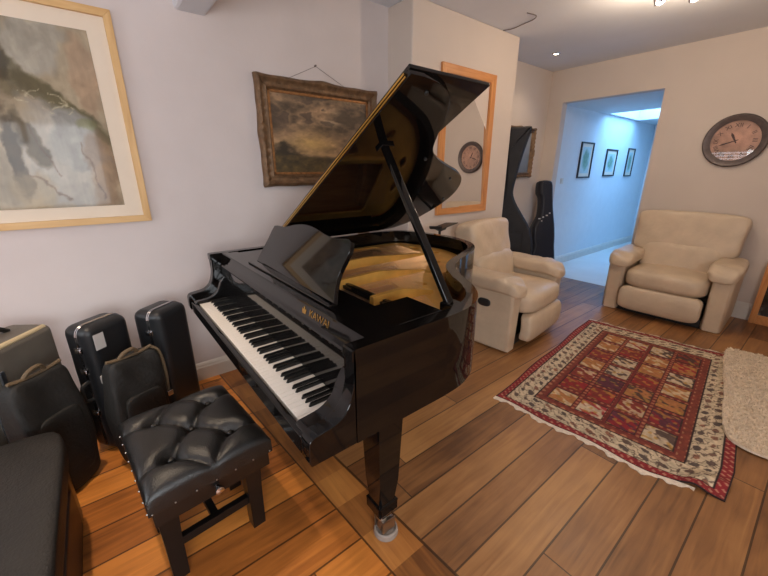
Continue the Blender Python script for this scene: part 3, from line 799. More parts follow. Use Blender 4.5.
# pastel in a pale oak frame
Y0, Y1, Z0, Z1 = -.62, .252, 1.148, 2.205
p1 = framed('framed_pastel', 'large pastel picture in a pale oak frame with cream mount', 'picture', XW, Y0, Y1, Z0, Z1, .035, .028, M['oak'], M['oakh'])
mb = B(XW+.004, XW+.010, Y0+.03, Y1-.03, Z0+.03, Z1-.03); obj('mount', mb, M['mount'], p1, smooth=False)
def pastel(U, V):
    # U 0..1 left to right (y), V bottom to top
    U0, V0 = U, V
    U = U + (fbm(U0*7, V0*8, 41)-.5)*.09 + (fbm(U0*26, V0*30, 43)-.5)*.03; V = V + (fbm(U0*7, V0*8, 45)-.5)*.09 + (fbm(U0*26, V0*30, 47)-.5)*.03
    n1 = fbm(U*5, V*6, 3); n2 = fbm(U*16, V*18, 9); n3 = fbm(U*3+V*2, V*4-U, 21)
    c = mixc(c3(136,122,100), c3(176,160,134), n1)
    def blob(cx, cy, rx, ry, rot=0, soft=.35):
        dx, dy = U-cx, V-cy; a = dx*math.cos(rot)+dy*math.sin(rot); b = -dx*math.sin(rot)+dy*math.cos(rot)
        d_ = np.sqrt((a/rx)**2+(b/ry)**2) + (n1-.5)*.7 + (n2-.5)*.4
        return np.clip((1-d_)/soft+.5, 0, 1)
    c = mixc(c, c3(120,108,86), blob(.30,.9,.45,.16)*.5)
    c = mixc(c, c3(164,160,150), blob(.62,.86,.22,.14,.6)*.65)
    c = mixc(c, c3(172,140,112), blob(.93,.75,.10,.22)*.6)
    c = mixc(c, c3(86,78,52), blob(.76,.57,.34,.075,-.62)*.85)
    c = mixc(c, c3(96,86,62), blob(.50,.70,.12,.10)*.7)
    c = mixc(c, c3(70,60,42), blob(.42,.78,.08,.09)*.7)
    c = mixc(c, c3(176,172,166), blob(.66,.30,.26,.30,.1)*.72)
    c = mixc(c, c3(150,150,146), blob(.78,.38,.16,.20,.3)*.6)
    c = mixc(c, c3(84,72,52), blob(.51,.37,.055,.17,.35)*.8)
    c = mixc(c, c3(62,50,36), blob(.40,.30,.05,.22)*.8)
    c = mixc(c, c3(142,112,86), blob(.92,.20,.12,.24)*.6)
    c = mixc(c, c3(126,128,80), blob(.88,.47,.08,.035)*.5)
    c = mixc(c, c3(172,150,112), blob(.46,.10,.12,.12)*.5)
    # pale looping lines
    for cx, cy, r1, r2 in ((.66,.60,.10,.05),(.72,.56,.08,.04),(.54,.60,.06,.035)):
        d_ = np.abs(np.sqrt(((U-cx)/r1)**2+((V-cy)/r2)**2)-1)
        c = mixc(c, c3(196,186,156), np.clip(1-d_*9, 0, 1)*.75*(n2 > .38))
    for (ax, ay, bx, by) in ((.80,.36,.88,.04),(.45,.22,.64,.02),(.5,.46,.62,.18)):
        t = np.clip(((U-ax)*(bx-ax)+(V-ay)*(by-ay))/((bx-ax)**2+(by-ay)**2), 0, 1)
        d_ = np.hypot(U-ax-t*(bx-ax), V-ay-t*(by-ay)) + (n2-.5)*.008
        c = mixc(c, c3(92,66,48), np.clip(1-d_/.010, 0, 1)*.7)
    k = .80+.30*n2+.10*fbm(U0*60, V0*8, 49)
    return tuple(x*k for x in c)
my = .115
paint_grid('pastel_sheet', 150, 180, lambda U, V: (XW+.0115+0*U, Y0+my+U*(Y1-Y0-2*my), Z0+my*.85+V*(Z1-Z0-2*my*.9)), pastel, M['pastel'], p1)
# oil landscape in an ornate gilt frame
Y0, Y1, Z0, Z1 = .962, 1.95, 1.325, 2.032
p2 = thing('framed_oil_painting', 'stormy landscape oil painting in an ornate dark gilt frame', 'picture', (XW, (Y0+Y1)/2, Z0))
def ornate(bm, y0, y1, z0, z1, fw, x):
    # swept moulding: profile across (inward s, height h) carried round the rectangle, with wavy outer edge
    prof = [(0,.004),(0,.030),(.10,.042),(.25,.050),(.38,.040),(.55,.026),(.72,.030),(.82,.034),(.92,.022),(1.0,.012)]
    cs = []
    N = 60
    corners = [(y0,z0),(y1,z0),(y1,z1),(y0,z1)]; path = []
    for i in range(4):
        a, b = corners[i], corners[(i+1)%4]
        for k in range(N): path.append((a, b, k/N, i))
    rings = []
    for a, b, t, i in path:
        # inward normal with mitre at corners
        dirv = Vector((b[0]-a[0], b[1]-a[1])).normalized(); nin = Vector((-dirv.y, dirv.x)); L = math.hypot(b[0]-a[0], b[1]-a[1])
        s = t*L; p = Vector(a) + dirv*s
        wob = .0012*math.cos(2*PI*t*5)
        cen = .012*math.exp(-((t-.5)/.07)**2); cor = .004*math.exp(-(min(t,1-t)/.05)**2)
        ring = []
        for q, h in prof:
            pin = Vector((min(max(p.x, y0+q*fw), y1-q*fw), min(max(p.y, z0+q*fw), z1-q*fw))) if True else p
            pin = p + nin*(q*fw)
            pin = Vector((min(max(pin.x, y0+q*fw), y1-q*fw), min(max(pin.y, z0+q*fw), z1-q*fw)))
            out = (wob+cen+cor)*(1-q)**2
            hh = h + (cen+cor)*.8*(1-q) + .004*math.sin(s*120)*(1 if .1 < q < .6 else 0)
            ring.append(bm.verts.new((x+hh, pin.x-nin.x*out, pin.y-nin.y*out)))
        rings.append(ring)
    n = len(rings)
    for i in range(n):
        a, b = rings[i], rings[(i+1)%n]
        for k in range(len(prof)-1): bm.faces.new((a[k], b[k], b[k+1], a[k+1]))
bm = bmesh.new(); ornate(bm, Y0, Y1, Z0, Z1, .085, XW); obj('frame', bm, M['gilt'], p2, angle=60)
bm = bmesh.new()
iy0, iy1, iz0, iz1 = Y0+.08, Y1-.08, Z0+.08, Z1-.08
for a in ((iy0,iy1,iz0,iz0+.018),(iy0,iy1,iz1-.018,iz1),(iy0,iy0+.018,iz0,iz1),(iy1-.018,iy1,iz0,iz1)): box(bm, XW+.006, XW+.018, *a, bevel=.003)
obj('slip', bm, M['giltin'], p2)
bm = bmesh.new(); box(bm, XW, XW+.007, Y0+.03, Y1-.03, Z0+.03, Z1-.03); obj('backing_board', bm, M['brownwood'], p2)
def storm(U, V):
    n1 = fbm(U*4, V*5, 31); n2 = fbm(U*9+n1*2, V*12, 33); n3 = fbm(U*20, V*26, 39)
    c = mixc(c3(66,54,42), c3(150,120,90), np.clip((n1*.7+n2*.7-.46)*2.6, 0, 1))
    lt_ = np.exp(-(((U-.40)/.22)**2+((V-.40)/.13)**2)); c = mixc(c, c3(176,142,84), lt_*.75)
    lt2 = np.exp(-(((U-.62)/.10)**2+((V-.74)/.10)**2)); c = mixc(c, c3(186,166,140), lt2*.8*np.clip((n2-.3)*3,0,1))
    dk_ = np.clip((n2-.50)*9, 0, 1)*np.clip((V-.35)*3, 0, 1); c = mixc(c, c3(52,42,36), dk_*.7)
    tr = np.clip((.46-.75*np.abs(U-.10)*1.7 + (n3-.5)*.22 - V)*9, 0, 1)*(U < .55); c = mixc(c, c3(36,30,20), tr*.92)
    g = np.clip((.24+(n3-.5)*.05-V)*22, 0, 1); c = mixc(c, mixc(c3(44,36,24), c3(88,72,40), n3), g)
    wl = np.exp(-((V-.255-.01*np.sin(U*7))/.012)**2)*(U > .25); c = mixc(c, c3(150,120,80), wl*.7)
    k = 1.05+.40*n3
    return tuple(x*k for x in c)
paint_grid('canvas', 150, 110, lambda U, V: (XW+.012+0*U, iy0+.01+U*(iy1-iy0-.02), iz0+.01+V*(iz1-iz0-.02)), storm, M['paint'], p2)
bm = bmesh.new(); tube(bm, [(XW+.012, 1.20, 2.03),(XW+.010, 1.42, 2.135),(XW+.012, 1.66, 2.03)], .0016, 5); obj('hanging_cord', bm, M['cable'], p2)
bm = bmesh.new(); tube(bm, [(XW-.01,1.42,2.137),(XW+.016,1.42,2.140)], .006, 8); obj('nail', bm, M['cable'], p2)
# pine mirror on the chimney breast
Y0, Y1, Z0, Z1 = 2.41, 3.135, 1.045, 2.265
mi = framed('wall_mirror', 'tall pine framed mirror hanging on the chimney breast', 'mirror', XB, Y0, Y1, Z0, Z1, .068, .025, M['pine'], M['pineh'])
mp = Matrix.Translation((XB+.009, (Y0+Y1)/2, (Z0+Z1)/2)) @ Matrix.Rotation(math.radians(1.5), 4, 'Z') @ Matrix.Rotation(math.radians(-1.3), 4, 'Y')
obj('mirror_glass', B(-.002, .002, -(Y1-Y0)/2+.06, (Y1-Y0)/2-.06, -(Z1-Z0)/2+.06, (Z1-Z0)/2-.06, mtx=mp), M['mirror'], mi, smooth=False)
# gilt mirror in the alcove
bm = bmesh.new()
AX = -2.73
am = thing('alcove_picture', 'small silvery picture in a scalloped gilt frame in the alcove', 'picture', (AX, 4.36, 1.35))
ornate(bm, 3.95, 4.66, 1.35, 1.95, .06, AX); obj('frame', bm, M['gilt'], am, angle=60)
def silver(U, V):
    n1 = fbm(U*4, V*5, 71); return mixc(c3(104,104,104), c3(160,158,154), np.clip(V*.7+n1*.5-.1, 0, 1))
paint_grid('picture_sheet', 40, 40, lambda U, V: (AX+.013+0*U, 4.0+U*.61, 1.40+V*.50), silver, M['print'], am)
bm = bmesh.new(); box(bm, AX, AX+.01, 3.98, 4.63, 1.38, 1.92); obj('backing_board', bm, M['brownwood'], am)
# hall pictures
hl = ['framed green print nearest the opening on the hall wall', 'middle one of three framed prints on the hall wall', 'framed print deepest in the hall, nearest its end door']
for i, (y0, y1, z0, z1) in enumerate(((5.86,6.28,1.325,1.845), (6.80,7.24,1.345,1.775), (7.72,8.04,1.335,1.82))):
    t = framed('hall_print', hl[i], 'picture', HX0, y0, y1, z0, z1, .022, .022, M['frameblack'], M['frameblack'])
    t['group'] = 'framed prints on the hall wall'
    obj('mount', B(HX0+.002, HX0+.008, y0+.015, y1-.015, z0+.015, z1-.015), M['mount'], t, smooth=False)
    def pr(U, V, i=i):
        n1 = fbm(U*5, V*6, 50+i); e = np.clip(1-np.hypot((U-.5)/.42, (V-.5)/.46)**3+(n1-.5), 0, 1)
        return mixc(c3(188,206,206), mixc(c3(60,100,72), c3(140,180,150), fbm(U*9, V*9, 60+i)), e*.85)
    paint_grid('print_sheet', 24, 30, lambda U, V: (HX0+.0095+0*U, y0+.07+U*(y1-y0-.14), z0+.07+V*(z1-z0-.14)), pr, M['print'], t)
sw = thing('light_switch', 'white light switch plate on the hall wall', 'light switch', (HX0, 5.42, 1.29))
obj('switch_plate', B(HX0, HX0+.008, 5.38, 5.46, 1.25, 1.33, bevel=.003), M['trim'], sw); obj('rocker', B(HX0+.007, HX0+.012, 5.41, 5.43, 1.275, 1.305, bevel=.002), M['trim'], sw)

# ------------------------------------------------------------------ wall clock
ck = thing('wall_clock', 'large round wall clock with dark rim and pale copper dial', 'clock', (-.79, YF, 1.70))
cm = Matrix.Translation((-.79, YF, 1.705)) @ Matrix.Rotation(PI/2, 4, 'X')
R0 = .238
bm = bmesh.new(); lathe(bm, [(R0-.01,0),(R0,.012),(R0,.03),(R0-.012,.044),(R0-.03,.040),(R0-.045,.030),(R0-.058,.024),(R0-.058,.0)], 56, cm); obj('rim', bm, M['bronze'], ck, angle=50)
bm = bmesh.new(); lathe(bm, [(0,.0),(R0-.05,0),(R0-.05,.010),(0,.010)], 48, cm); obj('dial', bm, M['dial'], ck)
for k, s in enumerate(('XII','I','II','III','IIII','V','VI','VII','VIII','IX','X','XI')):
    a = PI/2 - k*PI/6; me = text_mesh(s, .05, .0006); me.materials.append(M['numeral'])
    o = bpy.data.objects.new('numeral', me); C.objects.link(o); o.parent = ck
    o.matrix_local = Matrix.Translation((.138*math.cos(a), -.0115, .005+.138*math.sin(a))) @ Matrix.Rotation(PI/2, 4, 'X') @ Matrix.Rotation(a-PI/2, 4, 'Z')
for a, l, w in ((math.radians(118),.085,.010),(math.radians(200),.125,.007)):
    bm = bmesh.new(); prism(bm, [(-w*.4,-.025),(w*.4,-.025),(w,l*.7),(0,l),(-w,l*.7)], .013, .015)
    for v in bm.verts: v.co = cm @ Matrix.Rotation(a-PI/2, 4, 'Z') @ v.co
    obj('hand', bm, M['numeral'], ck, smooth=False)
bm = bmesh.new(); lathe(bm, [(0,.0185),(R0-.055,.0185),(R0-.055,.020),(0,.020)], 48, cm); obj('glass', bm, M['glass'], ck)

# ------------------------------------------------------------------ recliners
def recliner(label, loc, rz, handle, back=0, nar=0, hp=9):
    t = thing('recliner', label, 'armchair', loc, rz, 'cream leather recliners')
    W = .50
    def wr(amp, f, ph):
        return lambda q: amp*math.sin(q.x*f+ph)*math.sin(q.y*f*.8+ph*2)
    # side panels (arm bodies): slightly raked front
    for s in (-1, 1):
        bm = bmesh.new()
        pr_ = [(-.335,.008),(.325,.008),(.33,.10),(.33,.40),(.32,.56),(-.27,.55),(-.35,.50)]
        x0, x1 = (s*W, s*(W-.155))
        prism(bm, pr_, min(x0,x1), max(x0,x1), 'x', bevel=.03)
        sd = obj('arm_panel', bm, M['cream'], t, world=False, angle=50)
        if handle and s == -1:
            hb = bmesh.new(); superbox(hb, s*(W+.004), -.10, .40, .012,.058,.034, p=2.6, n=8); hd = obj('recline_handle', hb, M['plastic'], sd, world=False)
        # padded arm top, rolls over at the front
        def df(w, q, s=s):
            f = max(0, -q.y)
            drop = -.055*max(0,(-q.y-.45)/.55)**2 if q.y < -.45 else 0
            up = .02*max(0, q.y)
            return Vector((w.x*(1+.10*f) , w.y, w.z + drop + up + .009*math.sin(q.y*17+s+q.x*3)*(q.y < .2)*(.3+f)*(q.z > 0)))
        obj('arm_pad', SB(s*(W-.095), -.07, .565, .118, .315, .066, p=3.6, n=14, deform=df), M['cream'], t, world=False)
    # seat cushion and footrest
    def ds(w, q): return Vector((w.x, w.y - .02*(1-q.z*q.z), w.z + .018*(1-q.x*q.x)*(q.z > 0)))
    obj('seat_cushion', SB(0,-.085,.385, W-.165,.335,.095, p=5, n=14, deform=ds), M['cream'], t, world=False)
    def dft(w, q): return Vector((w.x, w.y - .022*(1-q.z*q.z), w.z))
    obj('footrest', SB(0,-.375,.185, W-.165,.055,.125, p=6, n=12, deform=dft), M['cream'], t, world=False)
    obj('base', B(-W+.06, W-.06, -.30, .34, 0, .09, bevel=.01), M['plastic'], t, world=False)
    # backrest: lumbar cushion and broad head cushion, raked
    rk = Matrix.Translation((0,.125+back,.44)) @ Matrix.Rotation(math.radians(-11), 4, 'X')
    obj('lumbar_cushion', SB(0,-.045,.10, W-.165-nar*.1,.115,.175, p=4.5, n=12, mtx=rk), M['cream'], t, world=False)
    def dh(w, q):
        wide = 1 + .06*max(0,q.z)
        return Vector((w.x*wide, w.y - .02*(1-q.x*q.x)*(1 if q.y < 0 else 0) + .006*math.sin(q.x*9)*math.sin(q.z*5)*(q.y < 0), w.z + .014*(1-q.x*q.x)*q.z))
    obj('head_cushion', SB(0,-.005,.375-nar*.25, W-.07-nar,.115,.205, p=hp, n=16, deform=dh, mtx=rk), M['cream'], t, world=False)
    obj('back_panel', SB(0,.07,.25-nar*.25, W-.11-nar,.055,.31, p=7, n=10, mtx=rk), M['creamdark'], t, world=False)
    return t
recliner('wide cream leather recliner facing out from under the wall clock', (-.915, 4.565, 0), math.radians(2), False)
recliner('cream leather recliner with black side handle behind the piano under the pine mirror', (-1.80, 2.86, 0), math.radians(96), True, .05, .10, 6)

# ------------------------------------------------------------------ rugs
Q = [(-1.125,1.845),(.03,1.93),(-1.31,3.68),(-.185,3.80)]
RW, RL = 1.15, 1.88
def rugpos(U, V):
    x = (Q[0][0]*(1-U)+Q[1][0]*U)*(1-V) + (Q[2][0]*(1-U)+Q[3][0]*U)*V
    y = (Q[0][1]*(1-U)+Q[1][1]*U)*(1-V) + (Q[2][1]*(1-U)+Q[3][1]*U)*V
    # front right corner rucked up
    d_ = np.hypot((1-U)*RW, V*RL); k = np.clip(1-d_/.30, 0, 1)
    z = .007 + .002*np.sin(U*9+V*4)*np.sin(V*7) + .035*np.exp(-((d_-.13)/.05)**2)*(np.clip(1-np.abs((1-U)*RW-V*RL)/.30, 0, 1))
    x = x - .03*k; y = y + .05*k
    wob = .006*np.sin(V*14)*(U < .02) ; fw_ = .010*np.sin(U*16)*((V < .02) | (V > .98))
    return x+wob, y+fw_, z
def hash2(a, b, s=0):
    k = (a.astype(np.int64)*73856093 ^ b.astype(np.int64)*19349663 ^ (s*83492791)) & 0xffffffff
    k = ((k ^ (k >> 13))*1274126177) & 0xffffffff
    return ((k ^ (k >> 16)) & 0xffff)/65535.
def rugcol(U, V):
    a, b = U*RW, V*RL
    dl, dr, df, db = a, RW-a, b, RL-b
    e = np.minimum(np.minimum(dl, dr), np.minimum(df, db))
    red, dred, cream, dark, brown = c3(140,38,42), c3(108,32,30), c3(206,186,156), c3(46,30,30), c3(126,58,44)
    nf = fbm(a*60, b*60, 5, 3); nb = fbm(a*38, b*26, 8, 3)
    c = mixc(red, cream, 0*U)
    # motifs of the outer red band
    zig = (np.abs(((a+b)*22) % 1 - .5) < .18) & (np.abs(((a-b)*22) % 1 - .5) < .3)
    c = mixc(c, c3(196,150,120), zig*.75)
    # cream floral band with leaning dark birds and twigs
    band = (e > .050) & (e < .185)
    s1 = np.where((dl < .19) | (dr < .19), b, a); s2 = np.where((dl < .19) | (dr < .19), np.minimum(dl, dr), np.minimum(df, db))
    cell = s1/.085; ph = cell % 1; row = np.floor(s2/.06)
    bird = (np.hypot((ph-.45+.35*((s2/.06) % 1-.5))/.30, (((s2/.06) % 1)-.5)/.34) + (nb-.5)*1.3) < .80
    twig = np.abs(((s1*14+s2*22) + (nb-.5)*2.0) % 1 - .5) < .10
    fl = mixc(cream, mixc(c3(70,58,56), c3(150,92,70), np.clip(hash2(np.floor(cell), row)*1.2-.2, 0, 1)), bird*.85)
    fl = mixc(fl, c3(84,66,58), twig*.7)
    c = mixc(c, fl, band)
    c = mixc(c, dark, ((np.abs(e-.050) < .0035) | (np.abs(e-.185) < .005) | (e < .005)))
    # inner red brown border with small motifs
    ib = (e >= .19) & (e < .228)
    zz = np.hypot(((a*18) % 1)-.5, ((b*18) % 1)-.5) < .27
    c = mixc(c, mixc(brown, c3(200,146,108), zz*.6), ib)
    # field of panels
    fa = (a-.228)/(RW-.456); fb_ = (b-.228)/(RL-.456)
    ins = (fa >= 0) & (fa <= 1) & (fb_ >= 0) & (fb_ <= 1)
    NX, NY = 4, 7
    ci = np.floor(fa*NX); cj = np.floor(fb_*NY); u = fa*NX % 1; v = fb_*NY % 1
    h1 = hash2(ci, cj, 1); h2 = hash2(ci, cj, 2)
    grnd = mixc(mixc(c3(128,50,40), c3(172,112,66), (h1 > .35)*1.), c3(200,178,150), (h1 > .58)*1.)
    grnd = mixc(grnd, c3(96,44,58), (h1 > .86)*1.)
    mu = u*2+h2*6; mv = v*2
    mot = (fbm(mu*1.8+ci*7, mv*2.2+cj*5, 12, 3) + .10*np.sin((u*3+v*5)*4)) 
    fig = np.clip((mot-.50)*12, 0, 1)
    fcol = mixc(mixc(c3(150,34,40), c3(70,52,48), (h2 > .4)*1.), c3(206,184,150), ((h2 > .6)&(h1 < .58))*1.)
    pc = mixc(grnd, fcol, fig*.85)
    sp_ = np.clip((fbm(mu*3+3, mv*4+9, 19, 2)-.62)*14, 0, 1); pc = mixc(pc, c3(178,134,60), sp_*.7)
    gx = np.minimum(u, 1-u)*(RW-.456)/NX; gy = np.minimum(v, 1-v)*(RL-.456)/NY
    gap = np.minimum(gx, gy*.62)
    gcol = mixc(c3(116,44,38), c3(188,128,92), (np.hypot((a*26) % 1-.5, (b*26) % 1-.5) < .28)*.7)
    pc = mixc(pc, gcol, (gap < .013)*1.); pc = mixc(pc, dark, (np.abs(gap-.013) < .0025)*.8)
    c = mixc(c, pc, ins)
    k = .82+.34*nf
    return tuple(x*k for x in c)
rugt = thing('oriental_rug', 'red and cream patterned woven rug with picture panels on the floorboards', 'rug', (-.65,2.8,0))
rg = paint_grid('rug_pile', 260, 420, rugpos, rugcol, M['rug'], rugt)
sm = rg.modifiers.new('thick', 'SOLIDIFY'); sm.thickness = .006; sm.offset = -1
for V0, sgn in ((0., -1), (1., 1)):
    bm = bmesh.new(); prev = None
    for i in range(101):
        u = i/100
        if V0 == 0 and u > .90: break
        x, y, z = [float(q) for q in rugpos(np.array([u]), np.array([V0]))]
        d_ = .022 + .010*math.sin(u*55) + .006*math.sin(u*140+1)
        a = [bm.verts.new((x, y, .008)), bm.verts.new((x, y+sgn*d_, .004)), bm.verts.new((x, y+sgn*d_, .0005)), bm.verts.new((x, y, .0005))]
        if prev:
            for k in range(4): bm.faces.new((prev[k], prev[(k+1)%4], a[(k+1)%4], a[k]))
        else: bm.faces.new(a)
        prev = a
    bm.faces.new(prev[::-1])
    obj('fringe', bm, M['fringe'], rugt, smooth=False)
# shag rug: thick pile with real tufts
def shag():
    out = catmull([(-.115,2.62),(-.02,2.48),(.22,2.50),(.75,2.60),(1.0,2.75),(.95,3.6),(.80,4.02),(.3,4.0),(-.22,3.93),(-.30,3.86),(-.26,3.5),(-.19,3.1)], 8, closed=True)
    bm = bmesh.new()
    prism(bm, out, .009, .024)
    from mathutils.geometry import tessellate_polygon
    def inside(x, y):
        c = False; n = len(out); j = n-1
        for i in range(n):
            xi, yi = out[i]; xj, yj = out[j]
            if (yi > y) != (yj > y) and x < (xj-xi)*(y-yi)/(yj-yi)+xi: c = not c
            j = i
        return c
    rr = random.Random(4); cnt = 0
    while cnt < 15000:
        x = rr.uniform(-.34, 1.0 if cnt > 9000 else .25); y = rr.uniform(2.44, 4.06)
        if not inside(x, y): continue
        a = rr.uniform(0, 2*PI); l = rr.uniform(.008,.020); w = rr.uniform(.003,.0055)
        dx, dy = math.cos(a)*l, math.sin(a)*l; h = rr.uniform(.008,.017)
        b0 = Vector((x,y,.018)); tip = Vector((x+dx, y+dy, .018+h)); sd = Vector((-math.sin(a)*w, math.cos(a)*w, 0))
        m_ = b0.lerp(tip,.55)+Vector((0,0,.008))
        v = [bm.verts.new(b0-sd), bm.verts.new(b0+sd), bm.verts.new(m_+sd), bm.verts.new(m_-sd), bm.verts.new(tip)]
        bm.faces.new((v[0],v[1],v[2],v[3])); bm.faces.new((v[3],v[2],v[4]))
        cnt += 1
    return bm
sh = obj('shag_rug', shag(), M['shag'], None, smooth=False)
tag(sh, 'cream shaggy rug overlapping the edge of the patterned rug', 'rug')

# ------------------------------------------------------------------ alcove cases
ce = thing('cello_bag', 'tall black padded cello bag leaning in the alcove beside the chimney breast', 'instrument bag', (-2.44,3.72,0))
def outline_case(bm, pts, th, mtx, p=2.4, n=9, puff=1.0):
    """closed outline (a,b) -> rounded solid; lens-like section with flat sides"""
    m = len(pts); cx = sum(q[0] for q in pts)/m; cy = sum(q[1] for q in pts)/m
    rings = []
    for s in [-1,-.92,-.7,-.35,.35,.7,.92,1]:
        k = 1 - .09*abs(s)**6*puff
        ring = []
        for i, q in enumerate(pts):
            a = Vector(pts[(i-1)%m]); b = Vector(pts[(i+1)%m]); t = (b-a)
            t = t.normalized() if t.length else Vector((1,0)); nrm = Vector((t.y,-t.x))
            ins = .035*abs(s)**5
            ring.append(bm.verts.new(mtx @ Vector((q[0]-nrm.x*ins, s*th/2, q[1]-nrm.y*ins))))
        rings.append(ring)
    for a, b in zip(rings, rings[1:]):
        for i in range(m): bm.faces.new((a[i], a[(i+1)%m], b[(i+1)%m], b[i]))
    bm.faces.new(rings[0][::-1]); bm.faces.new(rings[-1])
cello = [(-.10,0),(.10,0),(.21,.05),(.24,.2),(.235,.36),(.19,.46),(.165,.54),(.185,.63),(.20,.72),(.19,.82),(.13,.93),(.075,1.02),(.062,1.15),(.075,1.34),(.085,1.44),(.04,1.50),(-.04,1.50),(-.085,1.44),(-.075,1.34),(-.062,1.15),(-.075,1.02),(-.13,.93),(-.19,.82),(-.20,.72),(-.185,.63),(-.165,.54),(-.19,.46),(-.235,.36),(-.24,.2),(-.21,.05)]
def sc(pts, sx, sz): return [(a*sx, b*sz) for a, b in pts]
cmx = Matrix.Translation((-2.40, 3.83, .02)) @ Matrix.Rotation(math.radians(35), 4, 'Z') @ Matrix.Rotation(math.radians(-3), 4, 'X')
cb_pts = [(-.12,0),(.12,0),(.23,.05),(.275,.2),(.28,.42),(.265,.62),(.215,.78),(.125,.92),(.035,1.06),(-.005,1.17),(.01,1.32),(.045,1.52),(.085,1.70),(.12,1.84),(.11,1.88),(.03,1.88),(-.10,1.87),(-.13,1.80),(-.12,1.55),(-.11,1.30),(-.12,1.1),(-.17,.95),(-.22,.80),(-.235,.62),(-.24,.42),(-.24,.2),(-.21,.05)]
bm = bmesh.new(); outline_case(bm, catmull(cb_pts, 3, closed=True), .20, cmx)
obj('bag_body', bm, M['cello'], ce)
bm = bmesh.new(); box(bm, -.13,.15,-.125,-.09,.3,.72, bevel=.015, seg=3, mtx=cmx); obj('pocket', bm, M['cello'], ce)
gc = thing('guitar_case', 'black shaped instrument case with small white marks leaning beside the hall opening', 'instrument case', (-2.36,4.62,0))
gt = [(-.12,0),(.12,0),(.18,.06),(.19,.2),(.18,.34),(.17,.44),(.17,.54),(.165,.64),(.155,.74),(.14,.84),(.125,.95),(.115,1.08),(.11,1.16),(.10,1.26),(.06,1.30),(-.05,1.30),(-.085,1.26),(-.085,1.14),(-.055,1.08),(-.052,.95),(-.07,.84),(-.13,.74),(-.155,.64),(-.15,.54),(-.135,.44),(-.17,.34),(-.20,.2),(-.19,.06)]
gmx = Matrix.Translation((-2.36, 4.62, .02)) @ Matrix.Rotation(math.radians(60), 4, 'Z') @ Matrix.Rotation(math.radians(-9), 4, 'X')
bm = bmesh.new(); outline_case(bm, catmull(gt, 3, closed=True), .15, gmx); obj('shell', bm, M['guitar'], gc)
bm = bmesh.new()
for x, z, w in ((-.085,.80,.03),(-.03,.82,.02),(.02,.84,.028),(.06,.87,.02),(-.05,.77,.016)):
    box(bm, x-w/2, x+w/2, -.079, -.0755, z, z+.016, mtx=gmx)
obj('white_marks', bm, M['label'], gc, smooth=False)
bm = bmesh.new()
for z in (.3,.6): 
    box(bm, .15,.175,-.02,.02,z,z+.04, bevel=.004, mtx=gmx)
obj('latch', bm, M['chrome'], gc)

# ------------------------------------------------------------------ music stand behind the piano
ms = thing('music_stand', 'black music stand with tilted desk standing between the piano tail and recliner', 'music stand', (-2.06,2.24,0))
bm = bmesh.new(); tube(bm, [(-2.06,2.24,.10),(-2.06,2.24,.96)], .011, 10); obj('pole', bm, M['plastic'], ms)
for k in range(3):
    a = k*2*PI/3+.4; bm = bmesh.new(); tube(bm, [(-2.06,2.24,.20),(-2.06+.06*math.cos(a),2.24+.06*math.sin(a),.14),(-2.06+.17*math.cos(a),2.24+.17*math.sin(a),.008)], .008, 8); obj('leg', bm, M['plastic'], ms)
dm = Matrix.Translation((-2.06,2.26,.985)) @ Matrix.Rotation(math.radians(10), 4, 'X') @ Matrix.Rotation(math.radians(-6), 4, 'Y')
bm = bmesh.new(); box(bm, -.07,.07,-.07,.13,-.006,.0, bevel=.002, mtx=dm); box(bm, -.07,.07,-.075,-.065,0,.02, mtx=dm); obj('desk', bm, M['plastic'], ms, smooth=False)
bm = bmesh.new(); prism(bm, [(-.03,-.035),(.03,-.035),(.07,-.006),(-.07,-.006)], -.012, .012, 'x')
for v in bm.verts: v.co = dm @ v.co
obj('bracket', bm, M['plastic'], ms, smooth=False)

# ------------------------------------------------------------------ pine framed panel at the right edge
pf = thing('leaning_artwork', 'dark patterned artwork in a pine frame standing on the floor by the far wall', 'picture', (.05,4.88,0))
bm = bmesh.new(); box(bm, -.30,-.25,4.86,4.91,0,.62, bevel=.005); obj('frame_stile', bm, M['pine'], pf); obj('frame_stile', B(.44,.49,4.86,4.91,0,.62, bevel=.005), M['pine'], pf)
obj('frame_rail', B(-.25,.44,4.862,4.908,.0,.09, bevel=.004), M['pineh'], pf); obj('frame_rail', B(-.25,.44,4.862,4.908,.55,.62, bevel=.004), M['pineh'], pf)
def dg(U, V):
    n = fbm(U*9, V*9, 91); return mixc(c3(30,26,22), c3(120,120,112), np.clip((n-.55)*6, 0, 1))
paint_grid('patterned_glass', 50, 40, lambda U, V: (-.26+U*.71, 4.876+0*U, .08+V*.48), dg, M['darkglass'], pf)
bm = bmesh.new(); box(bm, -.26,.45,4.88,4.90,.08,.56); obj('backing_board', bm, M['brownwood'], pf)

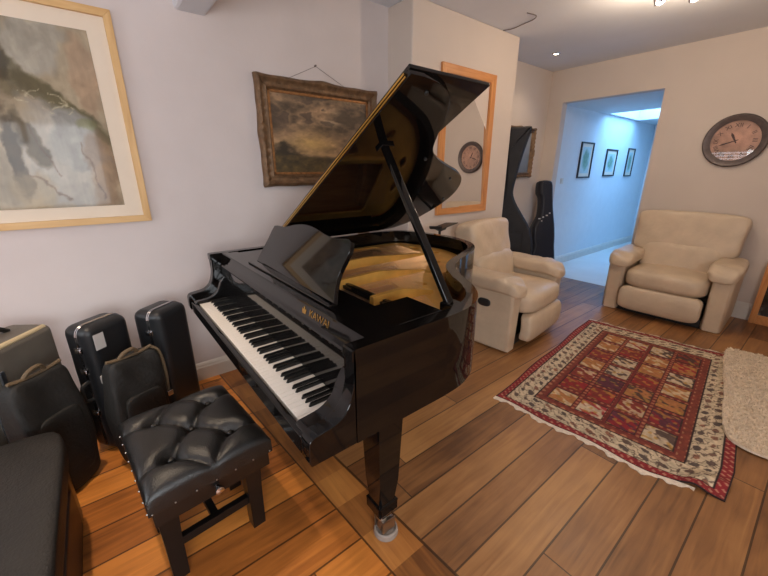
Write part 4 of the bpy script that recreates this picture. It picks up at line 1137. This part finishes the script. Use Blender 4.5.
# ------------------------------------------------------------------ ceiling fittings
sl = thing('spotlight_bar', 'brass ceiling spotlight bar with lit lamps near the far wall', 'spotlight', (-.96,3.37,ZC))
bm = bmesh.new(); tube(bm, [(-1.24,3.16,ZC-.02),(-.68,3.58,ZC-.02)], .013, 10); box(bm, -1.01,-.91,3.32,3.42,ZC-.025,ZC, bevel=.004); obj('bar', bm, M['chrome'], sl)
SP = [(-1.12,3.25),(-.96,3.37),(-.80,3.49)]
for x, y in SP:
    bm = bmesh.new(); tube(bm, [(x,y,ZC-.02),(x,y,ZC-.085)], .008, 8); lathe(bm, [(.018,.0),(.030,-.012),(.040,-.055),(.038,-.055),(.028,-.014),(0,-.012)], 20, Matrix.Translation((x,y,ZC-.075)) @ Matrix.Rotation(math.radians(-38), 4, Vector((-.62,-.78,0)).cross(Vector((0,0,1)))))
    s = obj('lamp_head', bm, M['chrome'], sl)
    bm = bmesh.new(); lathe(bm, [(0,-.072),(.018,-.068),(.034,-.052),(.036,-.04),(0,-.03)], 16, Matrix.Translation((x,y,ZC-.075)) @ Matrix.Rotation(math.radians(-38), 4, Vector((-.62,-.78,0)).cross(Vector((0,0,1))))); obj('bulb', bm, M['bulb'], s)
dl = thing('downlight', 'small recessed ceiling downlight in front of the alcove', 'downlight', (-2.33,4.24,ZC))
bm = bmesh.new(); lathe(bm, [(.026,0),(.040,0),(.042,-.004),(.030,-.010),(.026,-.004)], 24, Matrix.Translation((-2.33,4.24,ZC))); obj('rim', bm, M['chrome'], dl)
bm = bmesh.new(); lathe(bm, [(0,-.004),(.026,-.004),(.026,0),(0,0)], 20, Matrix.Translation((-2.33,4.24,ZC))); obj('bulb', bm, M['bulb'], dl)
cbm = bmesh.new(); tube(cbm, catmull([(-2.29,3.20,ZC-.004),(-2.2,3.21,ZC-.010),(-2.07,3.19,ZC-.008),(-1.98,3.17,ZC-.008),(-1.93,3.12,ZC-.006),(-1.95,3.02,ZC-.004)], 6), .004, 6)
tag(obj('ceiling_cable', cbm, M['cable']), 'thin grey cable running across the ceiling from the chimney breast', 'cable')

# ------------------------------------------------------------------ lights
def area(name, loc, rot, sx, sy, power, c, spread=180):
    l = bpy.data.lights.new(name, 'AREA'); l.shape = 'RECTANGLE'; l.size = sx; l.size_y = sy; l.energy = power; l.color = c; l.spread = math.radians(spread)
    o = bpy.data.objects.new(name, l); C.objects.link(o); o.location = loc; o.rotation_euler = rot; return o
def spot(name, loc, target, power, c, ang=80, blend=.6, r=.03):
    l = bpy.data.lights.new(name, 'SPOT'); l.energy = power; l.color = c; l.spot_size = math.radians(ang); l.spot_blend = blend; l.shadow_soft_size = r
    o = bpy.data.objects.new(name, l); C.objects.link(o); o.location = loc
    o.rotation_euler = (Vector(target)-Vector(loc)).to_track_quat('-Z', 'Y').to_euler(); return o
def point(name, loc, power, c, r=.04):
    l = bpy.data.lights.new(name, 'POINT'); l.energy = power; l.color = c; l.shadow_soft_size = r
    o = bpy.data.objects.new(name, l); C.objects.link(o); o.location = loc; return o
# daylight through the back window and the hall skylight
area('window_and_added_light', (-1.2, YB+.08, (WZ0+WZ1)/2), (math.radians(100), 0, math.radians(-25)), .9, WZ1-WZ0-.1, 22, (.93,.97,1))
area('window_and_added_light', (XR-.09, -.55, 1.55), (math.radians(97), 0, math.radians(90)), 1.5, 1.2, 80, (.93,.97,1))  # added fill lamp in front of the made-up right wall window
area('skylight_daylight', ((SX0+SX1)/2, (SY0+SY1)/2, HZ+.26), (0,0,0), SX1-SX0, SY1-SY0, 42, (.17,.47,1))
WARM = (1,.78,.56)
for (x, y), tg_ in zip(SP, ((-2.6,2.2,1.5), (-1.0,5.0,1.2), (0.2,4.9,1.6))):
    point('spot_lamp', (x-.045,y-.055,ZC-.175), 10, WARM)
spot('downlight_lamp', (-2.33,4.24,ZC-.012), (-2.33,4.24,0), 16, WARM, 120, .9)
# unseen downlights of the same kind, added to light the near half
for i, (x, y) in enumerate(((-1.72,-.22),(.8,-.8),(.9,1.9))):
    t = thing('downlight', ['added recessed ceiling downlight over the instrument cases', 'added recessed ceiling downlight near the back right corner', 'added recessed ceiling downlight over the right side of the room'][i], 'downlight', (x,y,ZC))
    bm = bmesh.new(); lathe(bm, [(.026,0),(.040,0),(.042,-.004),(.030,-.010),(.026,-.004)], 24, Matrix.Translation((x,y,ZC))); obj('rim', bm, M['chrome'], t)
    bm = bmesh.new(); lathe(bm, [(0,-.004),(.026,-.004),(.026,0),(0,0)], 20, Matrix.Translation((x,y,ZC))); obj('bulb', bm, M['bulb'], t)
    spot('downlight_lamp', (x,y,ZC-.012), (x,y,0), (118,34,52)[i], WARM, (66,150,150)[i], 1, .04)
w = bpy.data.worlds.new('World'); bpy.context.scene.world = w; w.use_nodes = True
w.node_tree.nodes['Background'].inputs[0].default_value = (.6,.75,1,1); w.node_tree.nodes['Background'].inputs[1].default_value = .3

# ------------------------------------------------------------------ camera
cam = bpy.data.cameras.new('Camera'); cam.sensor_width = 36; cam.lens = 356/768*36; cam.clip_start = .05
co = bpy.data.objects.new('Camera', cam); C.objects.link(co)
co.location = (0,0,1.43); co.rotation_euler = (math.radians(90-18.2), 0, math.radians(51.5))
bpy.context.scene.camera = co
vs = bpy.context.scene.view_settings
vs.view_transform = 'Standard'; vs.look = 'None'; vs.exposure = -0.2; vs.gamma = 1; vs.use_curve_mapping = False
